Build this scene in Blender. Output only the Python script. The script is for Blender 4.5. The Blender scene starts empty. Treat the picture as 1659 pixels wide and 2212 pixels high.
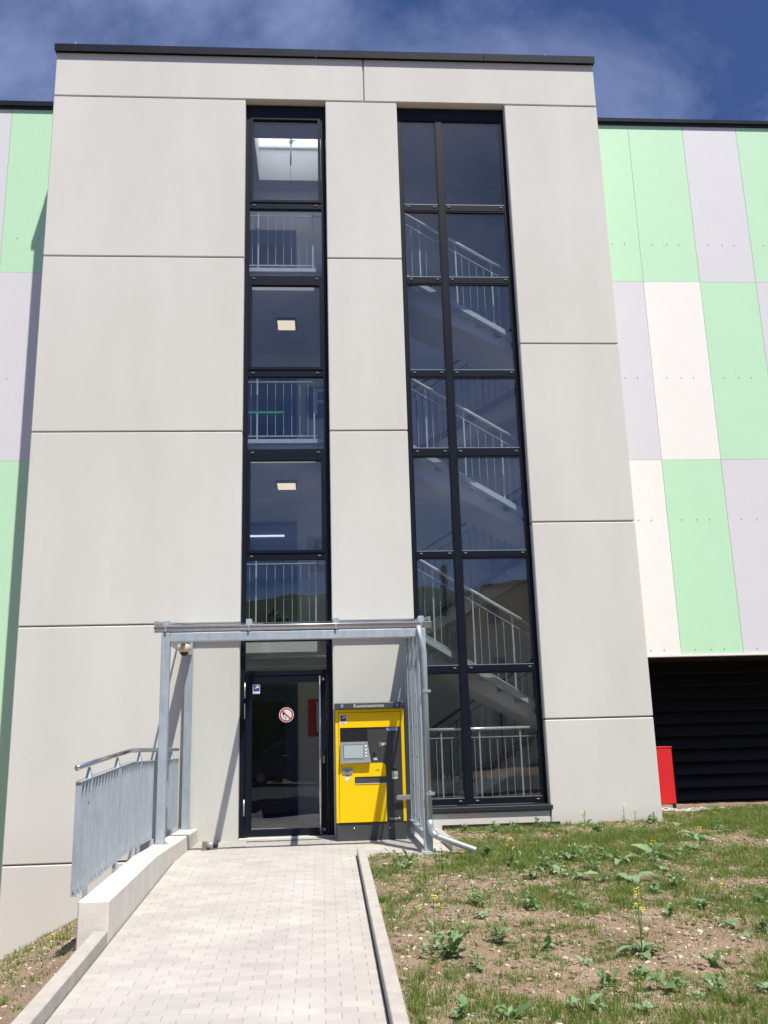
import bpy, bmesh, math, random
from mathutils import Vector, Matrix, noise
R = math.radians
random.seed(7)
scene = bpy.context.scene
COL = scene.collection

# ------------------------------------------------------------------ camera
cam_d = bpy.data.cameras.new('camera')
cam_d.sensor_fit = 'VERTICAL'; cam_d.sensor_height = 24.0
cam_d.lens = 24.0 * 1985.56 / 2212.0
cam_d.clip_start = 0.1; cam_d.clip_end = 2000
cam = bpy.data.objects.new('camera', cam_d); COL.objects.link(cam)
yaw, pitch, roll = R(4.07695), R(13.69271), R(-1.55246)
fw = Vector((math.sin(yaw) * math.cos(pitch), math.cos(yaw) * math.cos(pitch), math.sin(pitch)))
rt = Vector((math.cos(yaw), -math.sin(yaw), 0)); up = rt.cross(fw)
r2 = math.cos(roll) * rt + math.sin(roll) * up
u2 = -math.sin(roll) * rt + math.cos(roll) * up
M = Matrix((r2, u2, -fw)).transposed().to_4x4()
M.translation = Vector((0, -13.3135, 1.3278))
cam.matrix_world = M
scene.camera = cam

# ------------------------------------------------------------------ sky and sun
SUN = Vector((0.21, -0.47, 1.0)).normalized()          # towards the sun
elev = math.asin(SUN.z); azim = math.atan2(SUN.x, SUN.y)
world = bpy.data.worlds.new('World'); scene.world = world; world.use_nodes = True
nt = world.node_tree; nt.nodes.clear()
out = nt.nodes.new('ShaderNodeOutputWorld'); bg = nt.nodes.new('ShaderNodeBackground')
sky = nt.nodes.new('ShaderNodeTexSky'); sky.sky_type = 'NISHITA'; sky.sun_disc = False
sky.sun_elevation = elev; sky.sun_rotation = azim
sky.air_density = 1.0; sky.dust_density = 0.3; sky.ozone_density = 2.2; sky.altitude = 600
tc = nt.nodes.new('ShaderNodeTexCoord')
sep = nt.nodes.new('ShaderNodeSeparateXYZ'); nt.links.new(tc.outputs['Generated'], sep.inputs[0])
mx = nt.nodes.new('ShaderNodeMath'); mx.operation = 'MAXIMUM'; mx.inputs[1].default_value = 0.06
nt.links.new(sep.outputs[2], mx.inputs[0])
dv = nt.nodes.new('ShaderNodeVectorMath'); dv.operation = 'DIVIDE'
cmb = nt.nodes.new('ShaderNodeCombineXYZ')
for i in range(3): nt.links.new(mx.outputs[0], cmb.inputs[i])
nt.links.new(tc.outputs['Generated'], dv.inputs[0]); nt.links.new(cmb.outputs[0], dv.inputs[1])
mp = nt.nodes.new('ShaderNodeMapping'); mp.inputs['Scale'].default_value = (1.0, 0.75, 1.0)
mp.inputs['Rotation'].default_value = (0, 0, R(35)); mp.inputs['Location'].default_value = (3.3, 0.4, 0)
nt.links.new(dv.outputs[0], mp.inputs[0])
nz = nt.nodes.new('ShaderNodeTexNoise'); nz.inputs['Scale'].default_value = 1.25
nz.inputs['Detail'].default_value = 10; nz.inputs['Roughness'].default_value = 0.58; nz.inputs['Distortion'].default_value = 0.55
nt.links.new(mp.outputs[0], nz.inputs['Vector'])
rp = nt.nodes.new('ShaderNodeValToRGB')
rp.color_ramp.elements[0].position = 0.39; rp.color_ramp.elements[0].color = (0.02, 0.02, 0.02, 1)
rp.color_ramp.elements[1].position = 0.72; rp.color_ramp.elements[1].color = (0.84, 0.84, 0.84, 1)
nt.links.new(nz.outputs['Fac'], rp.inputs[0])
tint = nt.nodes.new('ShaderNodeMix'); tint.data_type = 'RGBA'; tint.blend_type = 'MULTIPLY'; tint.inputs[0].default_value = 1.0
nt.links.new(sky.outputs[0], tint.inputs[6]); tint.inputs[7].default_value = (0.55, 0.70, 1.07, 1)
mixc = nt.nodes.new('ShaderNodeMix'); mixc.data_type = 'RGBA'
nt.links.new(rp.outputs[0], mixc.inputs[0])
nt.links.new(tint.outputs[2], mixc.inputs[6]); mixc.inputs[7].default_value = (6.6, 7.6, 11.6, 1)
nt.links.new(mixc.outputs[2], bg.inputs[0]); bg.inputs[1].default_value = 0.06
nt.links.new(bg.outputs[0], out.inputs[0])

sd = bpy.data.lights.new('sun', 'SUN'); sd.energy = 4.6; sd.angle = R(0.53); sd.color = (1.0, 0.95, 0.865)
so = bpy.data.objects.new('sun', sd); COL.objects.link(so)
so.rotation_euler = SUN.to_track_quat('Z', 'Y').to_euler()
scene.view_settings.view_transform = 'Standard'; scene.view_settings.look = 'None'
scene.view_settings.exposure = 0.51; scene.view_settings.gamma = 1.0

# ------------------------------------------------------------------ materials
MATS = {}
def nodes(name):
    m = bpy.data.materials.new(name); m.use_nodes = True
    n = m.node_tree; b = n.nodes['Principled BSDF']; MATS[name] = m
    return m, n, b
def mat(name, col, rough=0.6, metal=0.0, var=0.0, scale=4.0, bump=0.0, bscale=60.0, rand=0.0, col2=None,
        detail=5, stretch=None, spec=None, obj=False, rvar=0.0):
    m, n, b = nodes(name); L = n.links
    b.inputs['Roughness'].default_value = rough; b.inputs['Metallic'].default_value = metal
    if spec is not None: b.inputs['Specular IOR Level'].default_value = spec
    if obj:
        t = n.nodes.new('ShaderNodeTexCoord'); src = t.outputs['Object']
    else:
        g = n.nodes.new('ShaderNodeNewGeometry'); src = g.outputs['Position']
    if stretch:
        mpn = n.nodes.new('ShaderNodeMapping'); mpn.inputs['Scale'].default_value = stretch
        L.new(src, mpn.inputs[0]); vsrc = mpn.outputs[0]
    else: vsrc = src
    c = (*col, 1)
    last = None
    if var > 0 or col2:
        z = n.nodes.new('ShaderNodeTexNoise'); z.inputs['Scale'].default_value = scale
        z.inputs['Detail'].default_value = detail; z.inputs['Roughness'].default_value = 0.62
        L.new(vsrc, z.inputs['Vector'])
        r = n.nodes.new('ShaderNodeValToRGB'); L.new(z.outputs['Fac'], r.inputs[0])
        r.color_ramp.elements[0].position = 0.3; r.color_ramp.elements[1].position = 0.7
        a = col2 if col2 else tuple(x * (1 - var) for x in col)
        bb = col if col2 else tuple(min(1, x * (1 + var)) for x in col)
        r.color_ramp.elements[0].color = (*a, 1); r.color_ramp.elements[1].color = (*bb, 1)
        last = r.outputs[0]
        if rvar:
            mr = n.nodes.new('ShaderNodeMapRange'); L.new(z.outputs['Fac'], mr.inputs[0])
            mr.inputs[3].default_value = rough - rvar; mr.inputs[4].default_value = rough + rvar
            L.new(mr.outputs[0], b.inputs['Roughness'])
    if rand > 0:
        oi = n.nodes.new('ShaderNodeObjectInfo'); g2 = n.nodes.new('ShaderNodeNewGeometry')
        ad = n.nodes.new('ShaderNodeMath'); L.new(oi.outputs['Random'], ad.inputs[0]); L.new(g2.outputs['Random Per Island'], ad.inputs[1])
        fr = n.nodes.new('ShaderNodeMath'); fr.operation = 'FRACT'; L.new(ad.outputs[0], fr.inputs[0])
        mr = n.nodes.new('ShaderNodeMapRange'); L.new(fr.outputs[0], mr.inputs[0])
        mr.inputs[3].default_value = 1 - rand; mr.inputs[4].default_value = 1 + rand
        hs = n.nodes.new('ShaderNodeHueSaturation'); L.new(mr.outputs[0], hs.inputs['Value'])
        if last: L.new(last, hs.inputs['Color'])
        else: hs.inputs['Color'].default_value = c
        last = hs.outputs[0]
    if last: L.new(last, b.inputs['Base Color'])
    else: b.inputs['Base Color'].default_value = c
    if bump > 0:
        z2 = n.nodes.new('ShaderNodeTexNoise'); z2.inputs['Scale'].default_value = bscale; z2.inputs['Detail'].default_value = 6
        L.new(vsrc, z2.inputs['Vector'])
        bu = n.nodes.new('ShaderNodeBump'); bu.inputs['Strength'].default_value = bump; bu.inputs['Distance'].default_value = 0.02
        L.new(z2.outputs['Fac'], bu.inputs['Height']); L.new(bu.outputs[0], b.inputs['Normal'])
    return m
def emis(name, col, s):
    m, n, b = nodes(name); b.inputs['Base Color'].default_value = (*col, 1)
    b.inputs['Emission Color'].default_value = (*col, 1); b.inputs['Emission Strength'].default_value = s
    return m
def glass(name, tr, f0, dirt=0.0, pwr=4.0):
    m, n, b = nodes(name); n.nodes.remove(b); L = n.links
    o = [x for x in n.nodes if x.type == 'OUTPUT_MATERIAL'][0]
    lw = n.nodes.new('ShaderNodeLayerWeight'); lw.inputs[0].default_value = 0.5
    pw = n.nodes.new('ShaderNodeMath'); pw.operation = 'POWER'; pw.inputs[1].default_value = pwr
    L.new(lw.outputs['Facing'], pw.inputs[0])
    mr = n.nodes.new('ShaderNodeMapRange'); L.new(pw.outputs[0], mr.inputs[0])
    mr.inputs[3].default_value = f0; mr.inputs[4].default_value = 1.0
    t = n.nodes.new('ShaderNodeBsdfTransparent'); t.inputs[0].default_value = (*tr, 1)
    g = n.nodes.new('ShaderNodeBsdfGlossy'); g.inputs['Roughness'].default_value = 0.0; g.inputs[0].default_value = (0.95, 0.97, 1, 1)
    ge = n.nodes.new('ShaderNodeNewGeometry'); wz = n.nodes.new('ShaderNodeTexNoise'); wz.inputs['Scale'].default_value = 1.3; wz.inputs['Detail'].default_value = 1; L.new(ge.outputs['Position'], wz.inputs['Vector'])
    wb = n.nodes.new('ShaderNodeBump'); wb.inputs['Strength'].default_value = 0.12; wb.inputs['Distance'].default_value = 0.02; L.new(wz.outputs['Fac'], wb.inputs['Height']); L.new(wb.outputs[0], g.inputs['Normal'])
    mxs = n.nodes.new('ShaderNodeMixShader'); L.new(mr.outputs[0], mxs.inputs[0]); L.new(t.outputs[0], mxs.inputs[1]); L.new(g.outputs[0], mxs.inputs[2])
    last = mxs
    if dirt:
        d = n.nodes.new('ShaderNodeBsdfDiffuse'); d.inputs[0].default_value = (0.6, 0.6, 0.58, 1)
        mm = n.nodes.new('ShaderNodeMixShader'); mm.inputs[0].default_value = dirt
        L.new(mxs.outputs[0], mm.inputs[1]); L.new(d.outputs[0], mm.inputs[2]); last = mm
    L.new(last.outputs[0], o.inputs[0])
    return m

# facade plaster / precast concrete
def facade_mat():
    m, n, b = nodes('facade_panel'); L = n.links
    g = n.nodes.new('ShaderNodeNewGeometry')
    z1 = n.nodes.new('ShaderNodeTexNoise'); z1.inputs['Scale'].default_value = 0.55; z1.inputs['Detail'].default_value = 4
    mp1 = n.nodes.new('ShaderNodeMapping'); mp1.inputs['Scale'].default_value = (1.6, 1, 0.5); L.new(g.outputs['Position'], mp1.inputs[0]); L.new(mp1.outputs[0], z1.inputs['Vector'])
    r1 = n.nodes.new('ShaderNodeValToRGB'); L.new(z1.outputs['Fac'], r1.inputs[0])
    r1.color_ramp.elements[0].position = 0.32; r1.color_ramp.elements[0].color = (0.562, 0.560, 0.518, 1)
    r1.color_ramp.elements[1].position = 0.68; r1.color_ramp.elements[1].color = (0.618, 0.616, 0.575, 1)
    z2 = n.nodes.new('ShaderNodeTexNoise'); z2.inputs['Scale'].default_value = 140; z2.inputs['Detail'].default_value = 3
    L.new(g.outputs['Position'], z2.inputs['Vector'])
    mr = n.nodes.new('ShaderNodeMapRange'); L.new(z2.outputs['Fac'], mr.inputs[0]); mr.inputs[3].default_value = 0.93; mr.inputs[4].default_value = 1.07
    hs = n.nodes.new('ShaderNodeHueSaturation'); L.new(r1.outputs[0], hs.inputs['Color']); L.new(mr.outputs[0], hs.inputs['Value'])
    # sparse dark scuffs
    z3 = n.nodes.new('ShaderNodeTexNoise'); z3.inputs['Scale'].default_value = 9; z3.inputs['Detail'].default_value = 2; L.new(g.outputs['Position'], z3.inputs['Vector'])
    r3 = n.nodes.new('ShaderNodeValToRGB'); L.new(z3.outputs['Fac'], r3.inputs[0])
    r3.color_ramp.elements[0].position = 0.745; r3.color_ramp.elements[0].color = (0, 0, 0, 1)
    r3.color_ramp.elements[1].position = 0.80; r3.color_ramp.elements[1].color = (0.55, 0.55, 0.55, 1)
    zs_ = n.nodes.new('ShaderNodeTexNoise'); zs_.inputs['Scale'].default_value = 2.2; zs_.inputs['Detail'].default_value = 6; zs_.inputs['Roughness'].default_value = 0.7
    mps = n.nodes.new('ShaderNodeMapping'); mps.inputs['Scale'].default_value = (2.6, 1, 0.16); L.new(g.outputs['Position'], mps.inputs[0]); L.new(mps.outputs[0], zs_.inputs['Vector'])
    mrs = n.nodes.new('ShaderNodeMapRange'); L.new(zs_.outputs['Fac'], mrs.inputs[0]); mrs.inputs[1].default_value = 0.3; mrs.inputs[2].default_value = 0.72; mrs.inputs[3].default_value = 1.008; mrs.inputs[4].default_value = 0.985
    vp = n.nodes.new('ShaderNodeTexVoronoi'); vp.inputs['Scale'].default_value = 7.5; L.new(g.outputs['Position'], vp.inputs['Vector'])
    vr = n.nodes.new('ShaderNodeMapRange'); L.new(vp.outputs['Distance'], vr.inputs[0]); vr.inputs[1].default_value = 0.035; vr.inputs[2].default_value = 0.07; vr.inputs[3].default_value = 0.80; vr.inputs[4].default_value = 1.0
    mv = n.nodes.new('ShaderNodeMath'); mv.operation = 'MULTIPLY'; L.new(mrs.outputs[0], mv.inputs[0]); L.new(vr.outputs[0], mv.inputs[1])
    hs2 = n.nodes.new('ShaderNodeHueSaturation'); L.new(hs.outputs[0], hs2.inputs['Color']); L.new(mv.outputs[0], hs2.inputs['Value']); hs = hs2
    # splash dirt just above the soil
    sx = n.nodes.new('ShaderNodeSeparateXYZ'); L.new(g.outputs['Position'], sx.inputs[0])
    mg = n.nodes.new('ShaderNodeMapRange'); L.new(sx.outputs[2], mg.inputs[0]); mg.inputs[1].default_value = 0.02; mg.inputs[2].default_value = 0.30
    mg.inputs[3].default_value = 0.75; mg.inputs[4].default_value = 0.0
    mgx = n.nodes.new('ShaderNodeMapRange'); L.new(sx.outputs[0], mgx.inputs[0]); mgx.inputs[1].default_value = 1.4; mgx.inputs[2].default_value = 4.6
    mgx.inputs[3].default_value = 0.2; mgx.inputs[4].default_value = 1.0
    mm = n.nodes.new('ShaderNodeMath'); mm.operation = 'MULTIPLY'; L.new(mg.outputs[0], mm.inputs[0]); L.new(mgx.outputs[0], mm.inputs[1])
    m2 = n.nodes.new('ShaderNodeMath'); m2.operation = 'MULTIPLY'; L.new(mm.outputs[0], m2.inputs[0]); L.new(z1.outputs['Fac'], m2.inputs[1])
    mixd = n.nodes.new('ShaderNodeMix'); mixd.data_type = 'RGBA'; L.new(m2.outputs[0], mixd.inputs[0]); L.new(hs.outputs[0], mixd.inputs[6]); mixd.inputs[7].default_value = (0.36, 0.27, 0.20, 1)
    mixs = n.nodes.new('ShaderNodeMix'); mixs.data_type = 'RGBA'; L.new(r3.outputs[0], mixs.inputs[0]); L.new(mixd.outputs[2], mixs.inputs[6]); mixs.inputs[7].default_value = (0.36, 0.33, 0.29, 1)
    L.new(mixs.outputs[2], b.inputs['Base Color']); b.inputs['Roughness'].default_value = 0.85
    z4 = n.nodes.new('ShaderNodeTexNoise'); z4.inputs['Scale'].default_value = 45; z4.inputs['Detail'].default_value = 8; L.new(g.outputs['Position'], z4.inputs['Vector'])
    bu = n.nodes.new('ShaderNodeBump'); bu.inputs['Strength'].default_value = 0.09; bu.inputs['Distance'].default_value = 0.012; L.new(z4.outputs['Fac'], bu.inputs['Height']); L.new(bu.outputs[0], b.inputs['Normal'])
    return m
def galv_mat():
    m, n, b = nodes('galvanised'); L = n.links
    g = n.nodes.new('ShaderNodeNewGeometry')
    v = n.nodes.new('ShaderNodeTexVoronoi'); v.inputs['Scale'].default_value = 38; L.new(g.outputs['Position'], v.inputs['Vector'])
    z = n.nodes.new('ShaderNodeTexNoise'); z.inputs['Scale'].default_value = 5; z.inputs['Detail'].default_value = 6
    mp1 = n.nodes.new('ShaderNodeMapping'); mp1.inputs['Scale'].default_value = (3, 3, 0.7); L.new(g.outputs['Position'], mp1.inputs[0]); L.new(mp1.outputs[0], z.inputs['Vector'])
    sp = n.nodes.new('ShaderNodeSeparateColor'); L.new(v.outputs['Color'], sp.inputs[0])
    ad = n.nodes.new('ShaderNodeMath'); ad.operation = 'MULTIPLY_ADD'; ad.inputs[1].default_value = 0.22; L.new(sp.outputs[0], ad.inputs[0]); L.new(z.outputs['Fac'], ad.inputs[2])
    r = n.nodes.new('ShaderNodeValToRGB'); L.new(ad.outputs[0], r.inputs[0])
    r.color_ramp.elements[0].position = 0.35; r.color_ramp.elements[0].color = (0.40, 0.465, 0.51, 1)
    r.color_ramp.elements[1].position = 0.95; r.color_ramp.elements[1].color = (0.50, 0.56, 0.60, 1)
    L.new(r.outputs[0], b.inputs['Base Color']); b.inputs['Metallic'].default_value = 0.45
    mr = n.nodes.new('ShaderNodeMapRange'); L.new(ad.outputs[0], mr.inputs[0]); mr.inputs[3].default_value = 0.32; mr.inputs[4].default_value = 0.55
    L.new(mr.outputs[0], b.inputs['Roughness'])
    return m
FACADE = facade_mat(); GALV = galv_mat()
JOINT = mat('joint_sealant', (0.30, 0.28, 0.25), 0.8)
ANTH = mat('anthracite_aluminium', (0.0055, 0.0085, 0.016), 0.42, 0.0, var=0.15, scale=3, spec=0.2)
COPING = mat('coping_metal', (0.009, 0.014, 0.024), 0.55, 0.0, var=0.2, scale=2, spec=0.1)
GLASS = glass('window_glass', (0.88, 0.905, 0.91), 0.075)
DGLASS = glass('door_glass', (0.95, 0.96, 0.955), 0.055)
RGLASS = glass('canopy_glass', (0.96, 0.97, 0.965), 0.03, 0.02, 11.0)
STEEL = mat('stainless_steel', (0.62, 0.61, 0.60), 0.22, 1.0, var=0.08, scale=30)
INWALL = mat('interior_wall', (0.74, 0.74, 0.73), 0.85, var=0.04, scale=2)
INSLAB = mat('interior_concrete', (0.60, 0.60, 0.59), 0.85, var=0.06, scale=3)
WHITE = mat('white_paint', (0.78, 0.78, 0.77), 0.5)
CONC = mat('light_concrete', (0.62, 0.59, 0.525), 0.85, var=0.10, scale=5, bump=0.12, bscale=50, rvar=0.05)
KERB = mat('kerb_concrete', (0.40, 0.375, 0.33), 0.88, var=0.12, scale=7, bump=0.3, bscale=90)
PAVER = mat('paver_concrete', (0.405, 0.38, 0.348), 0.85, var=0.12, scale=1.7, bump=0.2, bscale=120, rand=0.065)
BED = mat('joint_sand', (0.31, 0.275, 0.23), 0.95, var=0.2, scale=40)
GREEN = mat('cladding_green', (0.475, 0.735, 0.50), 0.5, var=0.015, scale=1.5)
LILAC = mat('cladding_lilac', (0.632, 0.628, 0.655), 0.5, var=0.015, scale=1.5)
CREAM = mat('cladding_white', (0.80, 0.787, 0.745), 0.5, var=0.012, scale=1.5)
DARK = mat('louvre_black', (0.012, 0.013, 0.016), 0.55)
SCREW = mat('screw_grey', (0.12, 0.12, 0.12), 0.5, 0.6)
RED = mat('red_enamel', (0.60, 0.018, 0.022), 0.4, var=0.05, scale=6)
YELLOW = mat('machine_yellow', (0.95, 0.61, 0.004), 0.5, var=0.015, scale=3, spec=0.25)
MGREY = mat('machine_grey', (0.060, 0.064, 0.062), 0.5, var=0.06, scale=5)
MDARK = mat('machine_dark', (0.045, 0.046, 0.048), 0.5, var=0.05, scale=5)
BLACK = mat('matt_black', (0.008, 0.008, 0.009), 0.5)
SILVER = mat('console_silver', (0.33, 0.33, 0.34), 0.45, 0.3)
SCREEN = mat('screen_glass', (0.36, 0.42, 0.42), 0.12, 0.0)
BLUE = mat('print_blue', (0.02, 0.055, 0.27), 0.45)
PBLUE = mat('print_bright_blue', (0.02, 0.14, 0.55), 0.45)
PWHITE = mat('print_white', (0.75, 0.75, 0.76), 0.5)
PRED = mat('print_red', (0.45, 0.03, 0.035), 0.45)
PORANGE = mat('print_orange', (0.55, 0.30, 0.12), 0.5)
PGREY = mat('print_grey', (0.5, 0.5, 0.48), 0.5)
PBRASS = mat('brass', (0.55, 0.47, 0.25), 0.4, 0.6)
PGREEN = mat('print_green', (0.12, 0.38, 0.16), 0.5)
IDOOR = mat('interior_door_blue', (0.035, 0.06, 0.14), 0.5)
CAMCASE = mat('camera_housing', (0.62, 0.54, 0.45), 0.45)
LAMP = emis('lamp_diffuser', (1.0, 0.84, 0.60), 0.75)
TUBEG = emis('tube_green', (0.02, 0.42, 0.15), 0.4)
TUBEW = emis('tube_white', (0.75, 0.85, 1.0), 0.9)
ZINC = mat('new_zinc', (0.50, 0.525, 0.56), 0.33, 0.6, var=0.1, scale=12)
LIGHTSTEEL = mat('light_galvanised', (0.54, 0.58, 0.60), 0.42, 0.2, var=0.1, scale=9)
RAIL = mat('bright_handrail', (0.86, 0.86, 0.85), 0.22, 0.35)
STEM = mat('weed_stem', (0.10, 0.17, 0.04), 0.7, rand=0.2)
def leaf_mat(name, a, b_, tr=0.35):
    m, n, b = nodes(name); L = n.links
    oi = n.nodes.new('ShaderNodeObjectInfo'); g = n.nodes.new('ShaderNodeNewGeometry')
    ad = n.nodes.new('ShaderNodeMath'); L.new(oi.outputs['Random'], ad.inputs[0]); L.new(g.outputs['Random Per Island'], ad.inputs[1])
    fr = n.nodes.new('ShaderNodeMath'); fr.operation = 'FRACT'; L.new(ad.outputs[0], fr.inputs[0])
    r = n.nodes.new('ShaderNodeValToRGB'); L.new(fr.outputs[0], r.inputs[0])
    r.color_ramp.elements[0].color = (*a, 1); r.color_ramp.elements[1].color = (*b_, 1)
    L.new(r.outputs[0], b.inputs['Base Color']); b.inputs['Roughness'].default_value = 0.55
    t = n.nodes.new('ShaderNodeBsdfTranslucent'); L.new(r.outputs[0], t.inputs[0])
    o = [x for x in n.nodes if x.type == 'OUTPUT_MATERIAL'][0]
    ms = n.nodes.new('ShaderNodeMixShader'); ms.inputs[0].default_value = tr
    L.new(b.outputs[0], ms.inputs[1]); L.new(t.outputs[0], ms.inputs[2]); L.new(ms.outputs[0], o.inputs[0])
    return m
LEAF = leaf_mat('weed_leaf', (0.20, 0.32, 0.14), (0.31, 0.44, 0.24))
LEAFD = leaf_mat('weed_leaf_dark', (0.13, 0.235, 0.075), (0.21, 0.33, 0.13))
GRASS = leaf_mat('grass_blades', (0.125, 0.205, 0.030), (0.265, 0.345, 0.080), 0.45)
STRAW = leaf_mat('straw_blades', (0.30, 0.25, 0.12), (0.42, 0.36, 0.19), 0.3)
FLOWER = mat('flower_yellow', (0.85, 0.70, 0.02), 0.6)
TREELEAF = leaf_mat('tree_leaf', (0.03, 0.06, 0.012), (0.07, 0.12, 0.03))
FIRLEAF = leaf_mat('fir_needles', (0.012, 0.03, 0.012), (0.03, 0.055, 0.02), 0.1)
BARK = mat('bark', (0.12, 0.09, 0.06), 0.9, var=0.2, scale=8)
PEBBLE = mat('pebble_stone', (0.42, 0.355, 0.28), 0.85, var=0.12, scale=30, rand=0.45)
GRAVEL = mat('gravel_stone', (0.45, 0.44, 0.42), 0.85, rand=0.3)
CLOD = mat('earth_clod', (0.20, 0.135, 0.09), 0.95, var=0.2, scale=25, bump=0.6, bscale=40)

def soil_mat():
    m, n, b = nodes('soil'); L = n.links
    g = n.nodes.new('ShaderNodeNewGeometry')
    z = n.nodes.new('ShaderNodeTexNoise'); z.inputs['Scale'].default_value = 1.6; z.inputs['Detail'].default_value = 8; z.inputs['Roughness'].default_value = 0.65; L.new(g.outputs['Position'], z.inputs['Vector'])
    r = n.nodes.new('ShaderNodeValToRGB'); L.new(z.outputs['Fac'], r.inputs[0])
    r.color_ramp.elements[0].position = 0.3; r.color_ramp.elements[0].color = (0.195, 0.132, 0.088, 1)
    r.color_ramp.elements[1].position = 0.72; r.color_ramp.elements[1].color = (0.36, 0.265, 0.19, 1)
    z2 = n.nodes.new('ShaderNodeTexNoise'); z2.inputs['Scale'].default_value = 55; z2.inputs['Detail'].default_value = 5; L.new(g.outputs['Position'], z2.inputs['Vector'])
    mr = n.nodes.new('ShaderNodeMapRange'); L.new(z2.outputs['Fac'], mr.inputs[0]); mr.inputs[1].default_value = 0.3; mr.inputs[2].default_value = 0.7; mr.inputs[3].default_value = 0.75; mr.inputs[4].default_value = 1.25
    hs = n.nodes.new('ShaderNodeHueSaturation'); L.new(r.outputs[0], hs.inputs['Color']); L.new(mr.outputs[0], hs.inputs['Value'])
    L.new(hs.outputs[0], b.inputs['Base Color']); b.inputs['Roughness'].default_value = 0.95; b.inputs['Specular IOR Level'].default_value = 0.15
    bu = n.nodes.new('ShaderNodeBump'); bu.inputs['Strength'].default_value = 0.8; bu.inputs['Distance'].default_value = 0.03; L.new(z2.outputs['Fac'], bu.inputs['Height']); L.new(bu.outputs[0], b.inputs['Normal'])
    return m
SOIL = soil_mat()
ASPHALT = mat('asphalt', (0.05, 0.05, 0.052), 0.9, var=0.2, scale=30)

# ------------------------------------------------------------------ mesh helpers
class MB:
    def __init__(s): s.v = []; s.f = []; s.m = []; s.mats = []
    def mi(s, mt):
        if mt is None: return 0
        if mt not in s.mats: s.mats.append(mt)
        return s.mats.index(mt)
    def poly(s, pts, mt=None):
        i = len(s.v); s.v += [tuple(p) for p in pts]; s.f.append(tuple(range(i, i + len(pts)))); s.m.append(s.mi(mt)); return s
    def box(s, x0, x1, y0, y1, z0, z1, mt=None):
        i = len(s.v); k = s.mi(mt)
        s.v += [(x0, y0, z0), (x1, y0, z0), (x1, y1, z0), (x0, y1, z0), (x0, y0, z1), (x1, y0, z1), (x1, y1, z1), (x0, y1, z1)]
        for f in ((0, 3, 2, 1), (4, 5, 6, 7), (0, 1, 5, 4), (1, 2, 6, 5), (2, 3, 7, 6), (3, 0, 4, 7)):
            s.f.append(tuple(i + q for q in f)); s.m.append(k)
        return s
    def prism(s, pts, vec, mt=None):
        # pts: planar outline, extruded by vec
        i = len(s.v); n = len(pts); k = s.mi(mt); vec = Vector(vec)
        s.v += [tuple(p) for p in pts] + [tuple(Vector(p) + vec) for p in pts]
        s.f.append(tuple(i + q for q in range(n))); s.m.append(k)
        s.f.append(tuple(i + n + q for q in reversed(range(n)))); s.m.append(k)
        for q in range(n):
            s.f.append((i + q, i + n + q, i + n + (q + 1) % n, i + (q + 1) % n)); s.m.append(k)
        return s
    def tube(s, path, r, n=10, mt=None, caps=True):
        k = s.mi(mt); path = [Vector(p) for p in path]; rings = []
        rr = r if isinstance(r, (list, tuple)) else [r] * len(path)
        for j, p in enumerate(path):
            d = (path[min(j + 1, len(path) - 1)] - path[max(j - 1, 0)]).normalized()
            a = d.cross(Vector((0, 0, 1)))
            if a.length < 1e-3: a = d.cross(Vector((0, 1, 0)))
            a.normalize(); b = a.cross(d).normalized()
            rings.append(len(s.v))
            for q in range(n):
                t = 2 * math.pi * q / n
                s.v.append(tuple(p + rr[j] * (math.cos(t) * a + math.sin(t) * b)))
        for j in range(len(path) - 1):
            for q in range(n):
                s.f.append((rings[j] + q, rings[j] + (q + 1) % n, rings[j + 1] + (q + 1) % n, rings[j + 1] + q)); s.m.append(k)
        if caps:
            s.f.append(tuple(rings[0] + q for q in reversed(range(n)))); s.m.append(k)
            s.f.append(tuple(rings[-1] + q for q in range(n))); s.m.append(k)
        return s
    def disc(s, c, r, n, y_off=0, mt=None, axis='y'):
        pts = []
        for q in range(n):
            t = -2 * math.pi * q / n
            pts.append((c[0] - r * math.cos(t), c[1] + y_off, c[2] + r * math.sin(t)))
        pts.reverse()
        return s.poly(pts, mt)
    def bar(s, p0, p1, w, h, mt=None, upv=(0, 0, 1)):
        # rectangular bar from p0 to p1, w across, h along up
        p0 = Vector(p0); p1 = Vector(p1); d = (p1 - p0).normalized(); a = d.cross(Vector(upv)).normalized(); b = a.cross(d).normalized()
        pts = [p0 + a * sx * w / 2 + b * sz * h / 2 for sx, sz in ((-1, -1), (1, -1), (1, 1), (-1, 1))]
        return s.prism(pts, p1 - p0, mt)
    def mesh(s, name, mt=None, smooth=False, bevel=0.0, fix=True):
        me = bpy.data.meshes.new(name); me.from_pydata(s.v, [], s.f)
        if mt: me.materials.append(mt)
        else:
            for q in s.mats: me.materials.append(q)
            if s.mats: me.polygons.foreach_set('material_index', s.m)
        if fix or bevel:
            bm = bmesh.new(); bm.from_mesh(me)
            if fix: bmesh.ops.recalc_face_normals(bm, faces=bm.faces)
            if bevel: bmesh.ops.bevel(bm, geom=list(bm.edges), offset=bevel, segments=1, affect='EDGES', clamp_overlap=True)
            bm.to_mesh(me); bm.free()
        if smooth: me.polygons.foreach_set('use_smooth', [True] * len(me.polygons))
        me.update(); return me
def wloc(o):
    p = Vector((0, 0, 0))
    while o is not None: p += o.location; o = o.parent
    return p
def link(name, me, parent=None, loc=(0, 0, 0), label=None):
    o = bpy.data.objects.new(name, me); COL.objects.link(o)
    if parent is not None: o.parent = parent; o.location = Vector(loc) - wloc(parent)
    else: o.location = loc
    if label: o['label'] = label
    return o
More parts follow.
